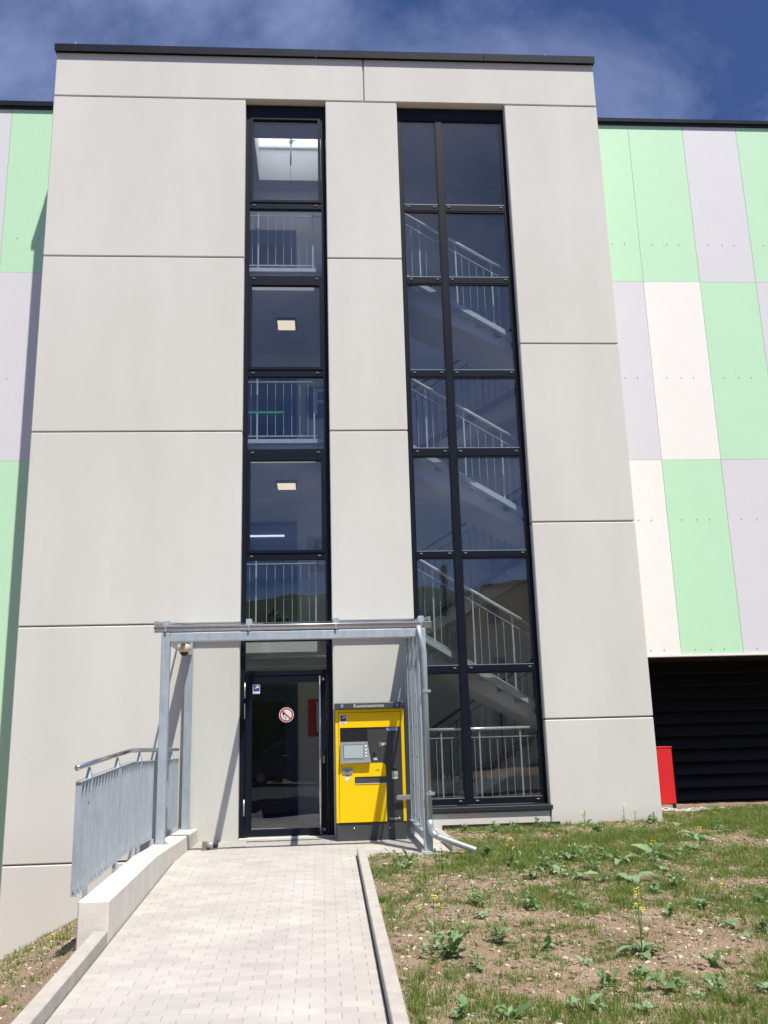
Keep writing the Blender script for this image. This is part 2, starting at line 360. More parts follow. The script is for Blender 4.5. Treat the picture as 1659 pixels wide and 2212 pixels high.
def part(parent, name, mb, mt=None, smooth=False, bevel=0.0, label=None):
    """mesh part given in world coordinates"""
    return link(name, mb.mesh(name, mt, smooth, bevel), parent, (0, 0, 0), label)
def bpart(parent, name, x0, x1, y0, y1, z0, z1, mt, bevel=0.0, label=None):
    return part(parent, name, MB().box(x0, x1, y0, y1, z0, z1), mt, False, bevel, label)
def tag(o, label=None, cat=None, group=None, kind=None):
    if label: o['label'] = label
    if cat: o['category'] = cat
    if group: o['group'] = group
    if kind: o['kind'] = kind
    return o
def thing(name, loc, label, cat, group=None):
    o = bpy.data.objects.new(name, None); COL.objects.link(o); o.location = loc; o.empty_display_size = 0.1
    return tag(o, label, cat, group)
def text_mesh(txt, size, mt, name='lettering'):
    cu = bpy.data.curves.new(name, 'FONT'); cu.body = txt; cu.size = size; cu.extrude = 0.0008
    cu.align_x = 'CENTER'; cu.align_y = 'CENTER'
    o = bpy.data.objects.new(name, cu); COL.objects.link(o)
    dg = bpy.context.evaluated_depsgraph_get(); me = bpy.data.meshes.new_from_object(o.evaluated_get(dg))
    bpy.data.objects.remove(o); me.materials.clear(); me.materials.append(mt)
    me.transform(Matrix.Rotation(R(90), 4, 'X')); me.name = name
    return me
def lerp(a, b, t): return a + (b - a) * t

# ------------------------------------------------------------------ ground
def ramp_z(y): return -0.063 * max(0.0, -2.1 - y)
def gz_base(x, y):
    if x > 0.42:
        z = 0.06 + 0.05 * max(min(0, y + 1), -13.5) + 0.03 * min(1, max(0, y))
        if x > 5.5: z -= 0.0
        return z
    if x < -1.9:
        b = (ramp_z(max(y, -14)) + 0.0) if y < -5.4 else -0.20
        return max(b - 0.50 * (-1.9 - x), -2.2 - 0.0) - 0.02
    return ramp_z(max(y, -14)) - 0.3
def gz(x, y):
    z = gz_base(x, y)
    n1 = noise.noise(Vector((x * 0.9, y * 0.9, 3.1))) * 0.035 + noise.noise(Vector((x * 4.1, y * 4.1, 7.7))) * 0.022 + noise.noise(Vector((x * 11, y * 11, 1.7))) * 0.012
    if x > 0.42: n1 *= min(1, max(0.15, (x - 0.42) / 0.35))
    if x < -1.9: n1 *= min(1, max(0.1, (-1.9 - x) / 0.3))
    return z + n1
def seq(a, b, st):
    n = max(1, int(round((b - a) / st))); return [a + (b - a) * i / n for i in range(n)]
gx = seq(-80, -12, 6) + seq(-12, -5, 1.0) + seq(-5, -1.86, 0.06) + [-1.86, -1.84] + seq(-1.8, 0.40, 0.5) + [0.40, 0.415, 0.44, 0.46] + seq(0.5, 7.2, 0.045) + seq(7.2, 12, 0.6) + seq(12, 80, 6) + [80]
gy = seq(-90, -16, 5) + seq(-16, -9, 0.7) + seq(-9, -0.0, 0.045) + [-0.0, 0.05, 0.12] + seq(0.2, 1.9, 0.1) + seq(1.9, 5, 1) + seq(5, 60, 8) + [60]
vs = []; 
for y in gy:
    for x in gx:
        z = gz(x, y)
        if -4.27 < x < 4.75 and y > 0.01: z = min(z, -2.6)
        if -1.87 < x < 1.55 and -2.08 < y < 0.2: z = min(z, -0.35)
        if y < -15.5: z = min(z, -0.62 - 0.0)
        vs.append((x, y, z))
nx = len(gx); fs = [(j * nx + i, j * nx + i + 1, (j + 1) * nx + i + 1, (j + 1) * nx + i) for j in range(len(gy) - 1) for i in range(nx - 1)]
me = bpy.data.meshes.new('ground'); me.from_pydata(vs, [], fs); me.materials.append(SOIL); me.polygons.foreach_set('use_smooth', [True] * len(fs)); me.update()
tag(link('ground', me), 'patchy bare brown soil with sparse grass around the tower', None, None, 'structure')
tag(link('road', MB().box(-80, 80, -27, -17, -0.9, -0.52).mesh('road', ASPHALT)), 'grey asphalt road opposite the tower', None, None, 'structure')

# ------------------------------------------------------------------ ramp and landing of concrete pavers
def paver_mesh(lx, ly, h=0.06, b=0.003):
    m = MB().box(-lx / 2, lx / 2, -ly / 2, ly / 2, -h, 0); bm = bmesh.new(); me = m.mesh('paver', PAVER)
    bm.from_mesh(me); e = [e for e in bm.edges if all(v.co.z > -0.01 for v in e.verts)]
    bmesh.ops.bevel(bm, geom=e, offset=b, segments=1, affect='EDGES'); bm.to_mesh(me); bm.free(); return me
PL, PW, PJ = 0.2, 0.1, 0.0032
ramp = thing('ramp', (-0.66, -2.1, 0), 'pale concrete paver ramp rising to the entrance', None); ramp['kind'] = 'structure'
slope = math.atan(0.063)
bed = MB(); xl, xr = -1.70, 0.374
bed.prism([(xl, -2.1, -0.0045), (xl, -10.5, -0.0045 - 0.063 * 8.4), (xl, -10.5, -0.8), (xl, -2.1, -0.3)], (xr - xl, 0, 0)); part(ramp, 'bedding', bed, BED)
full = paver_mesh(PL - PJ, PW - PJ); cut = {}
stuff = MB()
rows = int((10.4 - 2.1) / PW)
def add_merged(mb, me, loc, rot):
    Mx = Matrix.Translation(loc) @ Matrix.Rotation(rot, 4, 'X'); i = len(mb.v)
    mb.v += [tuple(Mx @ v.co) for v in me.vertices]
    for p in me.polygons: mb.f.append(tuple(i + q for q in p.vertices)); mb.m.append(0)
nobj = 0
rp_ = random.Random(3)
for r_ in range(rows):
    yc = -2.1 - (r_ + 0.5) * PW
    x = xl - (0.1 if r_ % 2 else 0.0)
    while x < xr - 0.02:
        a = max(x, xl); b = min(x + PL, xr)
        if b - a > 0.03:
            w = round(b - a - PJ, 4)
            me = full if abs(w - (PL - PJ)) < 1e-3 else cut.setdefault(w, paver_mesh(w, PW - PJ))
            loc = Vector(((a + b) / 2 + rp_.uniform(-.0008, .0008), yc, ramp_z(yc) + rp_.uniform(-0.0012, 0.0012)))
            if -7.5 < yc < -4.75 and nobj < 300:
                o = link('paver', me, ramp, loc); o.rotation_euler.x = slope + rp_.uniform(-.006, .006); o.rotation_euler.y = rp_.uniform(-.004, .004); nobj += 1
            else: add_merged(stuff, me, loc, slope + rp_.uniform(-.006, .006))
        x += PL
o = link('paver_field', stuff.mesh('paver_field', PAVER, fix=False), ramp); o['kind'] = 'stuff'
landing = thing('landing', (0, -1, 0), 'level paved landing in front of the entrance door', None); landing['kind'] = 'structure'
part(landing, 'bedding', MB().box(-1.71, 1.49, -2.1, 0.14, -0.3, -0.0045), BED)
st = MB()
r_ = 0; yc = -0.05
while yc > -2.1:
    x = -1.70 - (0.1 if r_ % 2 else 0)
    while x < 1.46:
        a = max(x, -1.70); b = min(x + PL, 1.48)
        if b - a > 0.03:
            w = round(b - a - PJ, 4)
            me = full if abs(w - (PL - PJ)) < 1e-3 else cut.setdefault(w, paver_mesh(w, PW - PJ))
            add_merged(st, me, Vector(((a + b) / 2, yc, rp_.uniform(-.001, .001))), 0)
        x += PL
    yc -= PW; r_ += 1
o = link('paver_field', st.mesh('paver_field', PAVER, fix=False), landing); o['kind'] = 'stuff'
bpart(landing, 'threshold', -1.16, 0.14, 0.005, 0.15, -0.05, 0.012, CONC, 0.003, 'pale concrete door threshold')

# kerbs : stones 1 m long
def kerb_run(name, label, x0, x1, ys, zf, depth=0.3):
    root = thing(name, ((x0 + x1) / 2, ys[0], zf(ys[0])), label, 'kerb')
    for a, b in zip(ys[:-1], ys[1:]):
        m = MB(); a_, b_ = a - 0.003, b + 0.003
        m.prism([(x0, a_, zf(a)), (x0, b_, zf(b)), (x0, b_, zf(b) - depth), (x0, a_, zf(a) - depth)], (x1 - x0, 0, 0))
        part(root, 'kerb_stone', m, KERB, False, 0.006)
    return root
kerb_run('kerb', 'long grey concrete kerb between the ramp and the grass', 0.380, 0.475, [-2.12, -3.1, -4.1, -5.1, -6.1, -7.1, -8.1, -9.1, -10.1], lambda y: ramp_z(y) + 0.095)
kerb_run('kerb', 'low concrete kerb on the outer side of the lower ramp', -1.82, -1.705, [-5.36, -6.4, -7.4, -8.4, -9.4, -10.4], lambda y: ramp_z(y) + 0.10, 0.4)
kerb_run('kerb', 'short concrete kerb beside the glass wind screen', 1.50, 1.60, [-0.01, -0.99, -2.0], lambda y: 0.075, 0.4)
kf = thing('kerb', (1.0, -2.15, 0), 'flat concrete edging at the foot of the canopy front post', 'kerb')
bpart(kf, 'kerb_stone', 0.482, 1.02, -2.24, -2.10, -0.35, 0.010, KERB, 0.006); bpart(kf, 'kerb_stone', 1.026, 1.60, -2.24, -2.10, -0.35, 0.010, KERB, 0.006)

# retaining wall
rw = thing('retaining_wall', (-1.83, -2.7, 0), 'pale concrete retaining wall carrying the railing beside the ramp', 'wall')
m = MB()
prof = [(0.0, 0.17), (-2.1, 0.19), (-3.2, 0.20), (-5.34, 0.115), (-5.34, -1.6), (0.0, -1.6)]
m.prism([(-1.955, y - 0.003, z) for y, z in prof], (0.245, 0, 0)); part(rw, 'wall_body', m, CONC, False, 0.012)
def rwtop(y):
    for (y0, z0), (y1, z1) in zip(prof[:4], prof[1:4]):
        if y <= y0 and y >= y1: return z0 + (z1 - z0) * (y0 - y) / (y0 - y1)
    return prof[3][1]

# ------------------------------------------------------------------ stair tower
tw = thing('stair_tower', (0.24, 0, 0), 'tall pale grey stair tower with two dark window strips', 'building')
XL, XA, XB, XC, XD, XE = -4.283, -1.168, 0.152, 1.345, 3.178, 4.766
Z1, Z2, Z3, Z4, Z5, ZT = 11.661, 8.761, 5.861, 2.961, -0.22, 12.49
G = 0.010; PD = 0.25
def panel(x0, x1, z0, z1): return bpart(tw, 'wall_panel', x0, x1, 0, PD, z0, z1, FACADE, 0.011)
for a, b in ((Z1, Z2), (Z2, Z3), (Z3, Z4), (Z4, Z5), (Z5, -2.4)):
    panel(XL, XA, b + G, a - G)
for a, b in ((Z1, Z2), (Z2, Z3), (Z3, Z4), (Z4, -0.6)): panel(XB, XC, b + G, a - G)
for a, b in ((Z1, 7.30), (7.30, 4.40), (4.40, 1.50), (1.50, -1.2)): panel(XD, XE, b + G, a - G)
panel(XC + 0.012, XD - 0.012, -1.2, 0.262)
panel(XL, 0.797 - G, Z1 + G, ZT); panel(0.797 + G, XE, Z1 + G, ZT)
def seal(x0, x1, z0, z1): bpart(tw, 'joint_sealant', x0, x1, 0.028, 0.2, z0, z1, JOINT)
for z in (Z2, Z3, Z4, Z5): seal(XL + 0.02, XA - 0.03, z - 0.05, z + 0.05)
for z in (Z2, Z3, Z4): seal(XB + 0.03, XC - 0.03, z - 0.05, z + 0.05)
for z in (7.3, 4.4, 1.5): seal(XD + 0.03, XE - 0.02, z - 0.05, z + 0.05)
for a, b in ((XL + 0.02, XA - 0.03), (XB + 0.03, XC - 0.03), (XD + 0.03, XE - 0.02)): seal(a, b, Z1 - 0.05, Z1 + 0.05)
seal(0.797 - 0.05, 0.797 + 0.05, Z1 + 0.06, ZT - 0.02)
sw = MB().box(XL + 0.005, XL + 0.24, 0.252, 4.2, -2.4, ZT - 0.02); part(tw, 'side_wall', sw, FACADE)
sw = MB().box(XE - 0.24, XE - 0.005, 0.252, 4.2, -1.2, ZT - 0.02); part(tw, 'side_wall', sw, FACADE)
bpart(tw, 'back_wall', XL + 0.245, XE - 0.245, 2.95, 3.15, -1.2, 12.0, INWALL)
# roof slab round the skylight
SX0, SX1, SY0, SY1 = -1.15, 0.25, 1.32, 2.66
rs = MB()
rs.box(XL + 0.245, SX0, 0.255, 4.2, 11.9, 12.1); rs.box(SX1, XE - 0.245, 0.255, 4.2, 11.9, 12.1)
rs.box(SX0 + .001, SX1 - .001, 0.255, SY0, 11.9, 12.1); rs.box(SX0 + .001, SX1 - .001, SY1, 4.2, 11.9, 12.1)
part(tw, 'roof_slab', rs, INSLAB)
sk = part(tw, 'skylight', MB().box(SX0 + .003, SX0 + .03, SY0, SY1, 11.898, 12.62).box(SX1 - .03, SX1 - .003, SY0, SY1, 11.898, 12.62)
          .box(SX0 + .031, SX1 - .031, SY0, SY0 + .03, 11.898, 12.62).box(SX0 + .031, SX1 - .031, SY1 - .03, SY1, 11.898, 12.62), WHITE, label='white skylight shaft in the stairwell ceiling')
LID = bpy.data.materials.new('skylight_lid'); LID.use_nodes = True; ln_ = LID.node_tree; ln_.nodes.remove(ln_.nodes['Principled BSDF'])
tl_ = ln_.nodes.new('ShaderNodeBsdfTranslucent'); tl_.inputs[0].default_value = (0.85, 0.86, 0.86, 1); ln_.links.new(tl_.outputs[0], [x for x in ln_.nodes if x.type == 'OUTPUT_MATERIAL'][0].inputs[0])
part(sk, 'lid', MB().poly([(SX0, SY0, 12.63), (SX1, SY0, 12.63), (SX1, SY1, 12.63), (SX0, SY1, 12.63)]), LID)
part(sk, 'lid_frame', MB().box(SX0 + .032, SX1 - .032, SY0 + .031, SY0 + .10, 12.58, 12.617), WHITE); part(sk, 'lid_frame', MB().box(SX0 + .032, SX1 - .032, SY1 - .08, SY1 - .031, 12.58, 12.617), WHITE)
part(sk, 'opener_rod', MB().tube([(-0.48, 1.9, 12.32), (-0.487, 1.9, 11.74)], 0.016, 10).tube([(-0.48, 1.88, 12.24), (-0.40, 1.88, 12.24)], 0.012, 8).tube([(-0.48, 1.9, 12.20), (-0.48, 1.9, 12.30)], 0.032, 10), WHITE, True)
part(sk, 'opener_cable', MB().tube([(-0.487, 1.9, 11.74), (-0.50, 1.9, 11.6), (-0.48, 1.9, 11.45), (-0.485, 1.9, 11.3), (-0.50, 1.9, 11.26)], 0.004, 6), BLACK)
bpart(tw, 'base_membrane', 1.64, 3.30, -0.006, -0.001, -0.3, 0.105, BLACK)
# coping
cp0, cp1 = XL - 0.028, XE + 0.028
xs = [cp0, -3.2, -0.0, 2.86, cp1]
for a, b in zip(xs[:-1], xs[1:]):
    m = MB(); m.prism([(a + .002, -0.045, 12.50), (a + .002, -0.06, 12.47), (a + .002, -0.06, 12.615), (a + .002, 0.32, 12.585), (a + .002, 0.32, 12.50)], (b - a - .004, 0, 0))
    part(tw, 'coping', m, COPING, False, 0.003)
part(tw, 'coping', MB().box(cp0, cp0 + 0.3, 0.33, 4.2, 12.47, 12.6), COPING); part(tw, 'coping', MB().box(cp1 - 0.3, cp1, 0.33, 4.2, 12.47, 12.6), COPING)
for x in (-3.98, 3.95):
    part(tw, 'coping_pin', MB().tube([(x, -0.02, 12.60), (x - 0.005, -0.02, 12.67)], 0.005, 6), PWHITE)

# windows
FY0, FY1 = 0.14, 0.235
CAPG = mat('cap_grey', (0.16, 0.17, 0.18), 0.5)
def bars(root, name, rects, mt=ANTH, y0=FY0, y1=FY1, bevel=0.003):
    for (x0, x1, z0, z1) in rects: bpart(root, name, x0, x1, y0, y1, z0, z1, mt, bevel)
def caps(root, z, xs_):
    for x in xs_: part(root, 'drain_cap', MB().box(x - 0.022, x + 0.022, FY0 - 0.012, FY0 + 0.002, z - 0.009, z + 0.009), CAPG, False, 0.003)
TR = [(9.72, 9.83), (8.41, 8.52), (6.80, 6.91), (5.495, 5.62), (3.905, 4.0)]
w1 = bpart(tw, 'window', XA + .002, -1.098, FY0, FY1, 0.012, 11.655, ANTH, 0.003, 'narrow dark framed window strip above the entrance door')
bars(w1, 'frame', [(0.066, XB - .002, 0.012, 11.655), (-1.097, 0.065, 11.44, 11.655), (-1.097, 0.065, 2.70, 2.88), (-1.097, 0.065, 2.215, 2.285)])
bars(w1, 'transom', [(-1.097, 0.065, a, b) for a, b in TR])
zs = [11.44, 9.83, 9.72, 8.52, 8.41, 6.91, 6.80, 5.62, 5.495, 4.0, 3.905, 2.88, 2.70, 2.285]
for i in range(0, len(zs), 2):
    hi, lo = zs[i], zs[i + 1]
    x0, x1 = -1.095, 0.063
    if i in (0, 4, 8):
        s_ = 0.045; f = MB(); y0, y1 = FY0 - 0.012, FY1 - 0.03
        f.box(x0, x0 + s_, y0, y1, lo + .002, hi - .002).box(x1 - s_, x1, y0, y1, lo + .002, hi - .002).box(x0 + s_, x1 - s_, y0, y1, hi - s_ - .012, hi - .002).box(x0 + s_, x1 - s_, y0, y1, lo + .002, lo + s_)
        part(w1, 'sash', f, ANTH); x0 += s_ - .005; x1 -= s_ - .005; hi -= s_; lo += s_ - .005
    bpart(w1, 'pane', x0 - .004, x1 + .004, 0.175, 0.199, lo - .004, hi + .004, GLASS)
for a, b in TR: caps(w1, (a + b) / 2 + .005, (-1.02, -0.02))
w2 = bpart(tw, 'window', XC + .006, 1.424, FY0, FY1, 0.356, 11.655, ANTH, 0.003, 'wide dark framed window strip in front of the stairs')
bars(w2, 'frame', [(3.108, XD - .006, 0.356, 11.655), (1.425, 3.107, 11.45, 11.655), (1.425, 3.107, 0.356, 0.445)])
TR2 = TR + [(2.20, 2.30)]
bars(w2, 'mullion', [(2.0, 2.11, 0.446, 11.449)], ANTH, FY0 - 0.004, FY1)
bars(w2, 'transom', [(1.425, 1.999, a, b) for a, b in TR2] + [(2.111, 3.107, a, b) for a, b in TR2])
zs = [11.45] + [q for a, b in TR2 for q in (b, a)] + [0.445]
for i in range(0, len(zs), 2):
    hi, lo = zs[i], zs[i + 1]
    for x0, x1 in ((1.425, 2.0), (2.11, 3.108)):
        bpart(w2, 'pane', x0 - .006, x1 + .006, 0.175, 0.199, lo - .006, hi + .006, GLASS)
        f = MB(); y0, y1 = FY0 + .006, FY0 + .03; e = .012
        f.box(x0 + .001, x0 + e, y0, y1, lo, hi).box(x1 - e, x1 - .001, y0, y1, lo, hi).box(x0 + e, x1 - e, y0, y1, hi - e - .01, hi).box(x0 + e, x1 - e, y0, y1, lo, lo + e)
        part(w2, 'glazing_bead', f, ANTH)
        part(w2, 'bead_edge', MB().box(x0 + e, x1 - e, y0 - .004, y0 - .001, lo + .001, lo + .008), ZINC)
for a, b in TR2 + [(0.35, 0.44)]: caps(w2, (a + b) / 2 + .012, (1.50, 1.93, 2.17, 3.04))
m = MB(); m.prism([(XC + .004, 0.138, 0.352), (XC + .004, -0.045, 0.335), (XC + .004, -0.045, 0.275), (XC + .004, -0.025, 0.275), (XC + .004, 0.0, 0.29), (XC + .004, 0.138, 0.30)], (XD - XC + 0.02, 0, 0))
part(w2, 'sill', m, mat('sill_metal', (0.06, 0.065, 0.075), 0.25, 0.6), False, 0.003)

# entrance door
dr = bpart(tw, 'entrance_door', -1.092, -1.0, FY0 + .01, FY1 - .01, 0.022, 2.21, ANTH, 0.003, 'dark framed glass entrance door with long steel pull bar')
bars(dr, 'leaf_frame', [(-0.02, 0.06, 0.022, 2.21), (-0.999, -0.021, 2.11, 2.21), (-0.999, -0.021, 0.022, 0.115)], ANTH, FY0 + .01, FY1 - .01)
bpart(dr, 'pane', -1.004, -0.016, 0.178, 0.20, 0.11, 2.115, DGLASS)
part(dr, 'pull_handle', MB().tube([(-0.035, 0.06, 0.04), (-0.035, 0.06, 2.19)], 0.019, 14).tube([(-0.035, 0.06, 0.09), (0.015, 0.15, 0.09)], 0.010, 8).tube([(-0.035, 0.06, 2.15), (0.015, 0.15, 2.15)], 0.010, 8)
     .box(0.0, 0.035, 0.128, 0.15, 0.07, 0.11).box(0.0, 0.035, 0.128, 0.15, 2.13, 2.17), STEEL, True)
part(dr, 'lock_plate', MB().box(0.0, 0.028, 0.137, 0.152, 0.98, 1.08).box(0.008, 0.02, 0.130, 0.137, 1.0, 1.03, BLACK), STEEL)
for z in (1.90, 1.61, 0.30):
    part(dr, 'hinge', MB().tube([(-1.10, 0.128, z), (-1.10, 0.128, z + 0.22)], 0.011, 10), ZINC, True)
# camera notice sticker (also used on the ticket machine)
def camera_sticker(parent, x0, x1, z0, z1, y, label):
    m = MB(); w = x1 - x0; h = z1 - z0; e = 0.0012
    m.box(x0, x1, y - e, y, z0, z1, PWHITE); m.box(x0 + .06 * w, x1 - .06 * w, y - 2 * e, y - e - .0001, z0 + .27 * h, z1 - .03 * h, BLUE)
    def pl(pts): m.prism([(x0 + a * w, y - 2 * e - .0002, z0 + b * h) for a, b in pts], (0, -e, 0), PWHITE)
    pl([(.36, .60), (.84, .68), (.82, .86), (.44, .74)]); pl([(.55, .74), (.66, .77), (.66, .95), (.55, .95)]); pl([(.26, .56), (.38, .58), (.40, .70), (.30, .66)])
    for k, (a, b) in enumerate(((.12, .8), (.12, .7))): m.box(x0 + a * w, x0 + b * w, y - 2 * e, y - e - .0001, z0 + (.15 - .08 * k) * h, z0 + (.18 - .08 * k) * h, PGREY)
    return part(parent, 'camera_sticker', m, None, label=label)
camera_sticker(dr, -0.988, -0.888, 1.962, 2.088, FY0 + .008, 'blue camera surveillance sticker on the door')
# no open flames sticker
def flame_sticker():
    m = MB(); cx, cz, y = -0.513, 1.658, 0.176; n = 40; e = .0012
    m.prism([(cx + .104 * math.cos(t * 2 * math.pi / n), y, cz + .104 * math.sin(t * 2 * math.pi / n)) for t in range(n)], (0, -e, 0), PWHITE)
    yy = y - e - .0003
    for q in range(n):
        a, b = 2 * math.pi * q / n, 2 * math.pi * (q + 1) / n
        m.prism([(cx + r_ * math.cos(t), yy, cz + r_ * math.sin(t)) for r_, t in ((.096, a), (.096, b), (.076, b), (.076, a))], (0, -e, 0), PRED)
    def P(pts, mt, dy=0): m.prism([(cx + a, yy - dy, cz + b) for a, b in pts], (0, -e, 0), mt)
    P([(-.056, .036), (-.05, .046), (-.02, .004), (-.03, -.002), (-.05, -.002)], BLACK)             # match
    P([(-.036, .05), (-.022, .02), (-.01, .015), (-.018, .045), (-.024, .06)], PORANGE)            # flame
    P([(-.045, .0), (-.038, .002), (-.040, -.022), (-.020, -.036), (-.022, -.042), (-.048, -.026)], BLACK)   # hand
    P([(-.005, -.006), (.001, -.006), (-.006, -.036), (-.02, -.042), (-.014, -.034)], BLACK)
    P([(-.024, -.062), (-.012, -.066), (.002, -.048), (-.006, -.044)], BLACK)                       # glowing stub
    P([(.028, .0), (.04, .004), (.054, .034), (.046, .03)], PGREY)                                 # smoke
    c, s_ = math.cos(R(-42)), math.sin(R(-42))
    P([(a * c - b * s_, a * s_ + b * c) for a, b in ((-.08, -.009), (.08, -.009), (.08, .009), (-.08, .009))], PRED, 0.0016)
    return part(dr, 'no_flame_sticker', m, None, label='round red and white no open flame sticker on the glass')
flame_sticker()

# ------------------------------------------------------------------ stairwell interior
FL = [0.0, 2.87, 5.79, 8.72]
sl = MB()
bpart(tw, 'floor_slab', XL + 0.25, XE - 0.25, 0.26, 2.94, -0.5, -0.004, INSLAB)
for F in FL[1:]:
    bpart(tw, 'floor_slab', XL + 0.25, 1.26, 0.44, 2.94, F - 0.30, F, INSLAB)
for F in FL[1:]:
    bpart(tw, 'stair_landing', 3.64, XE - 0.25, 0.44, 2.94, F - 1.46 - 0.2, F - 1.46, INSLAB)
for k, F in enumerate(FL):
    d = bpart(tw, 'interior_door', -1.42, -0.50, 2.905, 2.945, F + .005, F + 2.17, IDOOR, 0.004, 'dark blue interior door on the stairwell back wall')
    part(d, 'door_frame', MB().box(-1.50, -1.425, 2.89, 2.947, F + .004, F + 2.25).box(-0.495, -0.42, 2.89, 2.947, F + .004, F + 2.25).box(-1.424, -0.496, 2.89, 2.947, F + 2.175, F + 2.25), IDOOR)
    part(d, 'vision_panel', MB().box(-1.30, -0.64, 2.895, 2.904, F + 0.3, F + 1.95), BLACK)
    part(d, 'door_handle', MB().tube([(-0.58, 2.87, F + 1.05), (-0.70, 2.87, F + 1.05)], 0.011, 8).tube([(-0.58, 2.904, F + 1.05), (-0.58, 2.87, F + 1.05)], 0.011, 8), STEEL, True)
def p_sign(F, zt, bg_, fg, lab):
    o = bpart(None, 'parking_sign', -0.245, 0.375, 2.91, 2.945, zt - 0.62, zt, bg_, 0.003)
    tag(o, lab, 'sign', 'parking signs in the stairwell')
    link('letter', text_mesh('P', 0.74, fg, 'letter'), o, (0.035, 2.905, zt - 0.325))
p_sign(FL[2], 7.72, BLUE, PWHITE, 'dark blue sign with pale letter P behind the upper landing railing')
p_sign(FL[1], 4.83, PORANGE, BLUE, 'orange sign with dark blue letter P on the middle landing wall')
p_sign(FL[0], 1.97, RED, PWHITE, 'red sign with pale letter P behind the entrance door glass')
def tube_light(z, mt, lab):
    o = thing('tube_light', (-0.97, 2.86, z), lab, 'lamp', 'tube lights in the stairwell')
    part(o, 'tube', MB().tube([(-1.32, 2.86, z), (-0.645, 2.86, z)], 0.017, 8), mt, True)
    part(o, 'holder', MB().box(-1.345, -1.32, 2.84, 2.893, z - .02, z + .02).box(-0.645, -0.62, 2.84, 2.893, z - .02, z + .02), BLACK)
tube_light(7.20, TUBEG, 'green glowing tube light seen through the narrow window')
tube_light(4.86, TUBEW, 'white glowing tube light seen through the narrow window')
for zc, lab in ((8.42, 'square cream ceiling lamp behind the third pane from the top'), (5.49, 'square cream ceiling lamp behind the fifth pane from the top')):
    o = thing('ceiling_lamp', (-0.56, 1.62, zc), lab, 'lamp', 'ceiling lamps in the stairwell')
    part(o, 'housing', MB().box(-0.735, -0.385, 1.43, 1.85, zc - 0.045, zc - 0.001), MDARK, False, 0.006)
    part(o, 'diffuser', MB().box(-0.71, -0.41, 1.46, 1.82, zc - 0.06, zc - 0.046), LAMP)
# flights
RUN0, RUN1, NST = 1.28, 3.63, 9
def flight(F, near):
    y0, y1 = (0.46, 1.58) if near else (1.76, 2.90)
    zt = F if near else F - 1.46; h = 1.46 if near else 1.45
    ra = h / NST; go = (RUN1 - RUN0) / (NST - 0)
    def X(t): return RUN0 + t if near else RUN1 - t
    pts = []
    for i in range(NST):
        pts += [(X(i * go), zt - i * ra), (X((i) * go), zt - (i + 1) * ra)] if i else [(X(0), zt), (X(0), zt - ra)]
    pts += [(X(NST * go), zt - NST * ra)]
    pts += [(X(NST * go), zt - NST * ra - 0.19), (X(0.10), zt - ra - 0.30), (X(0), zt - ra - 0.30)]
    m = MB().prism([(x, y0, z) for x, z in pts], (0, y1 - y0, 0))
    where = {2.87: 'lowest', 5.79: 'middle', 8.72: 'top'}[F]
    o = tag(link('stair_flight', m.mesh('stair_flight', INSLAB)), f'{where} grey concrete stair flight ' + ('running down behind the wide window' if near else 'at the back of the stairwell'), 'stairs', 'concrete stair flights')
    for i in range(NST):
        x = X(i * go); x2 = X((i + 1) * go)
        a, b = min(x, x2), max(x, x2)
        bpart(o, 'tread', a - (0 if near else 0.0), b + 0.012, y0 - 0.012, y1, zt - (i + 1) * ra + .001, zt - (i + 1) * ra + 0.022, INSLAB)
    return o
def stair_rail(F, near):
    y = 0.42 if near else 1.72
    zt = F if near else F - 1.46
    k = -1.46 / (RUN1 - RUN0)
    def Z(x): return zt + (k * (x - RUN0) if near else -1.45 / (RUN1 - RUN0) * (RUN1 - x)) - 0.02
    where = {2.87: 'lowest', 5.79: 'middle', 8.72: 'top'}[F]
    o = thing('stair_railing', ((RUN0 + RUN1) / 2, y, Z(2.4)), f'{where} steel railing with thin balusters ' + ('along the front stair flight' if near else 'along the rear stair flight'), 'railing', 'steel stair railings')
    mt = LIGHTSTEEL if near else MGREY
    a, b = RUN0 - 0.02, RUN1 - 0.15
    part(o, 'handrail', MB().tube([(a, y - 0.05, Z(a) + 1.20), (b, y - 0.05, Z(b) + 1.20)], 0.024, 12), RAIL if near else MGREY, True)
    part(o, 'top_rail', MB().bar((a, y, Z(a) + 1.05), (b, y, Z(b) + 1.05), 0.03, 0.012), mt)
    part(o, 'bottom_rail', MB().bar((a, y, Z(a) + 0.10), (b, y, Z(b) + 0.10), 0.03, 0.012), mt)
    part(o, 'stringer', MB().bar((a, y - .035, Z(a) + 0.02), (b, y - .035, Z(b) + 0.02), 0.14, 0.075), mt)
    bal = MB().tube([(0, 0, 0.10), (0, 0, 1.05)], 0.0048, 6).mesh('baluster', mt); pst = MB().box(-.011, .011, -.016, .016, 0, 1.10).mesh('post', mt)
    capm = MB().tube([(0, 0, 1.09), (0, -.01, 1.19)], 0.016, 8).mesh('post_cap', RAIL)
    xp = [1.69, 2.285, 2.875, 3.44]; x = a + 0.06; 
    for q in xp:
        po = link('post', pst, o, (q, y, Z(q))); link('post_cap', capm, po, (q, y, Z(q)))
    while x < b:
        if min(abs(x - q) for q in xp) > 0.04: link('baluster', bal, o, (x, y, Z(x)))
        x += 0.1183
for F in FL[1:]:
    flight(F, True); flight(F, False); stair_rail(F, True); stair_rail(F, False)
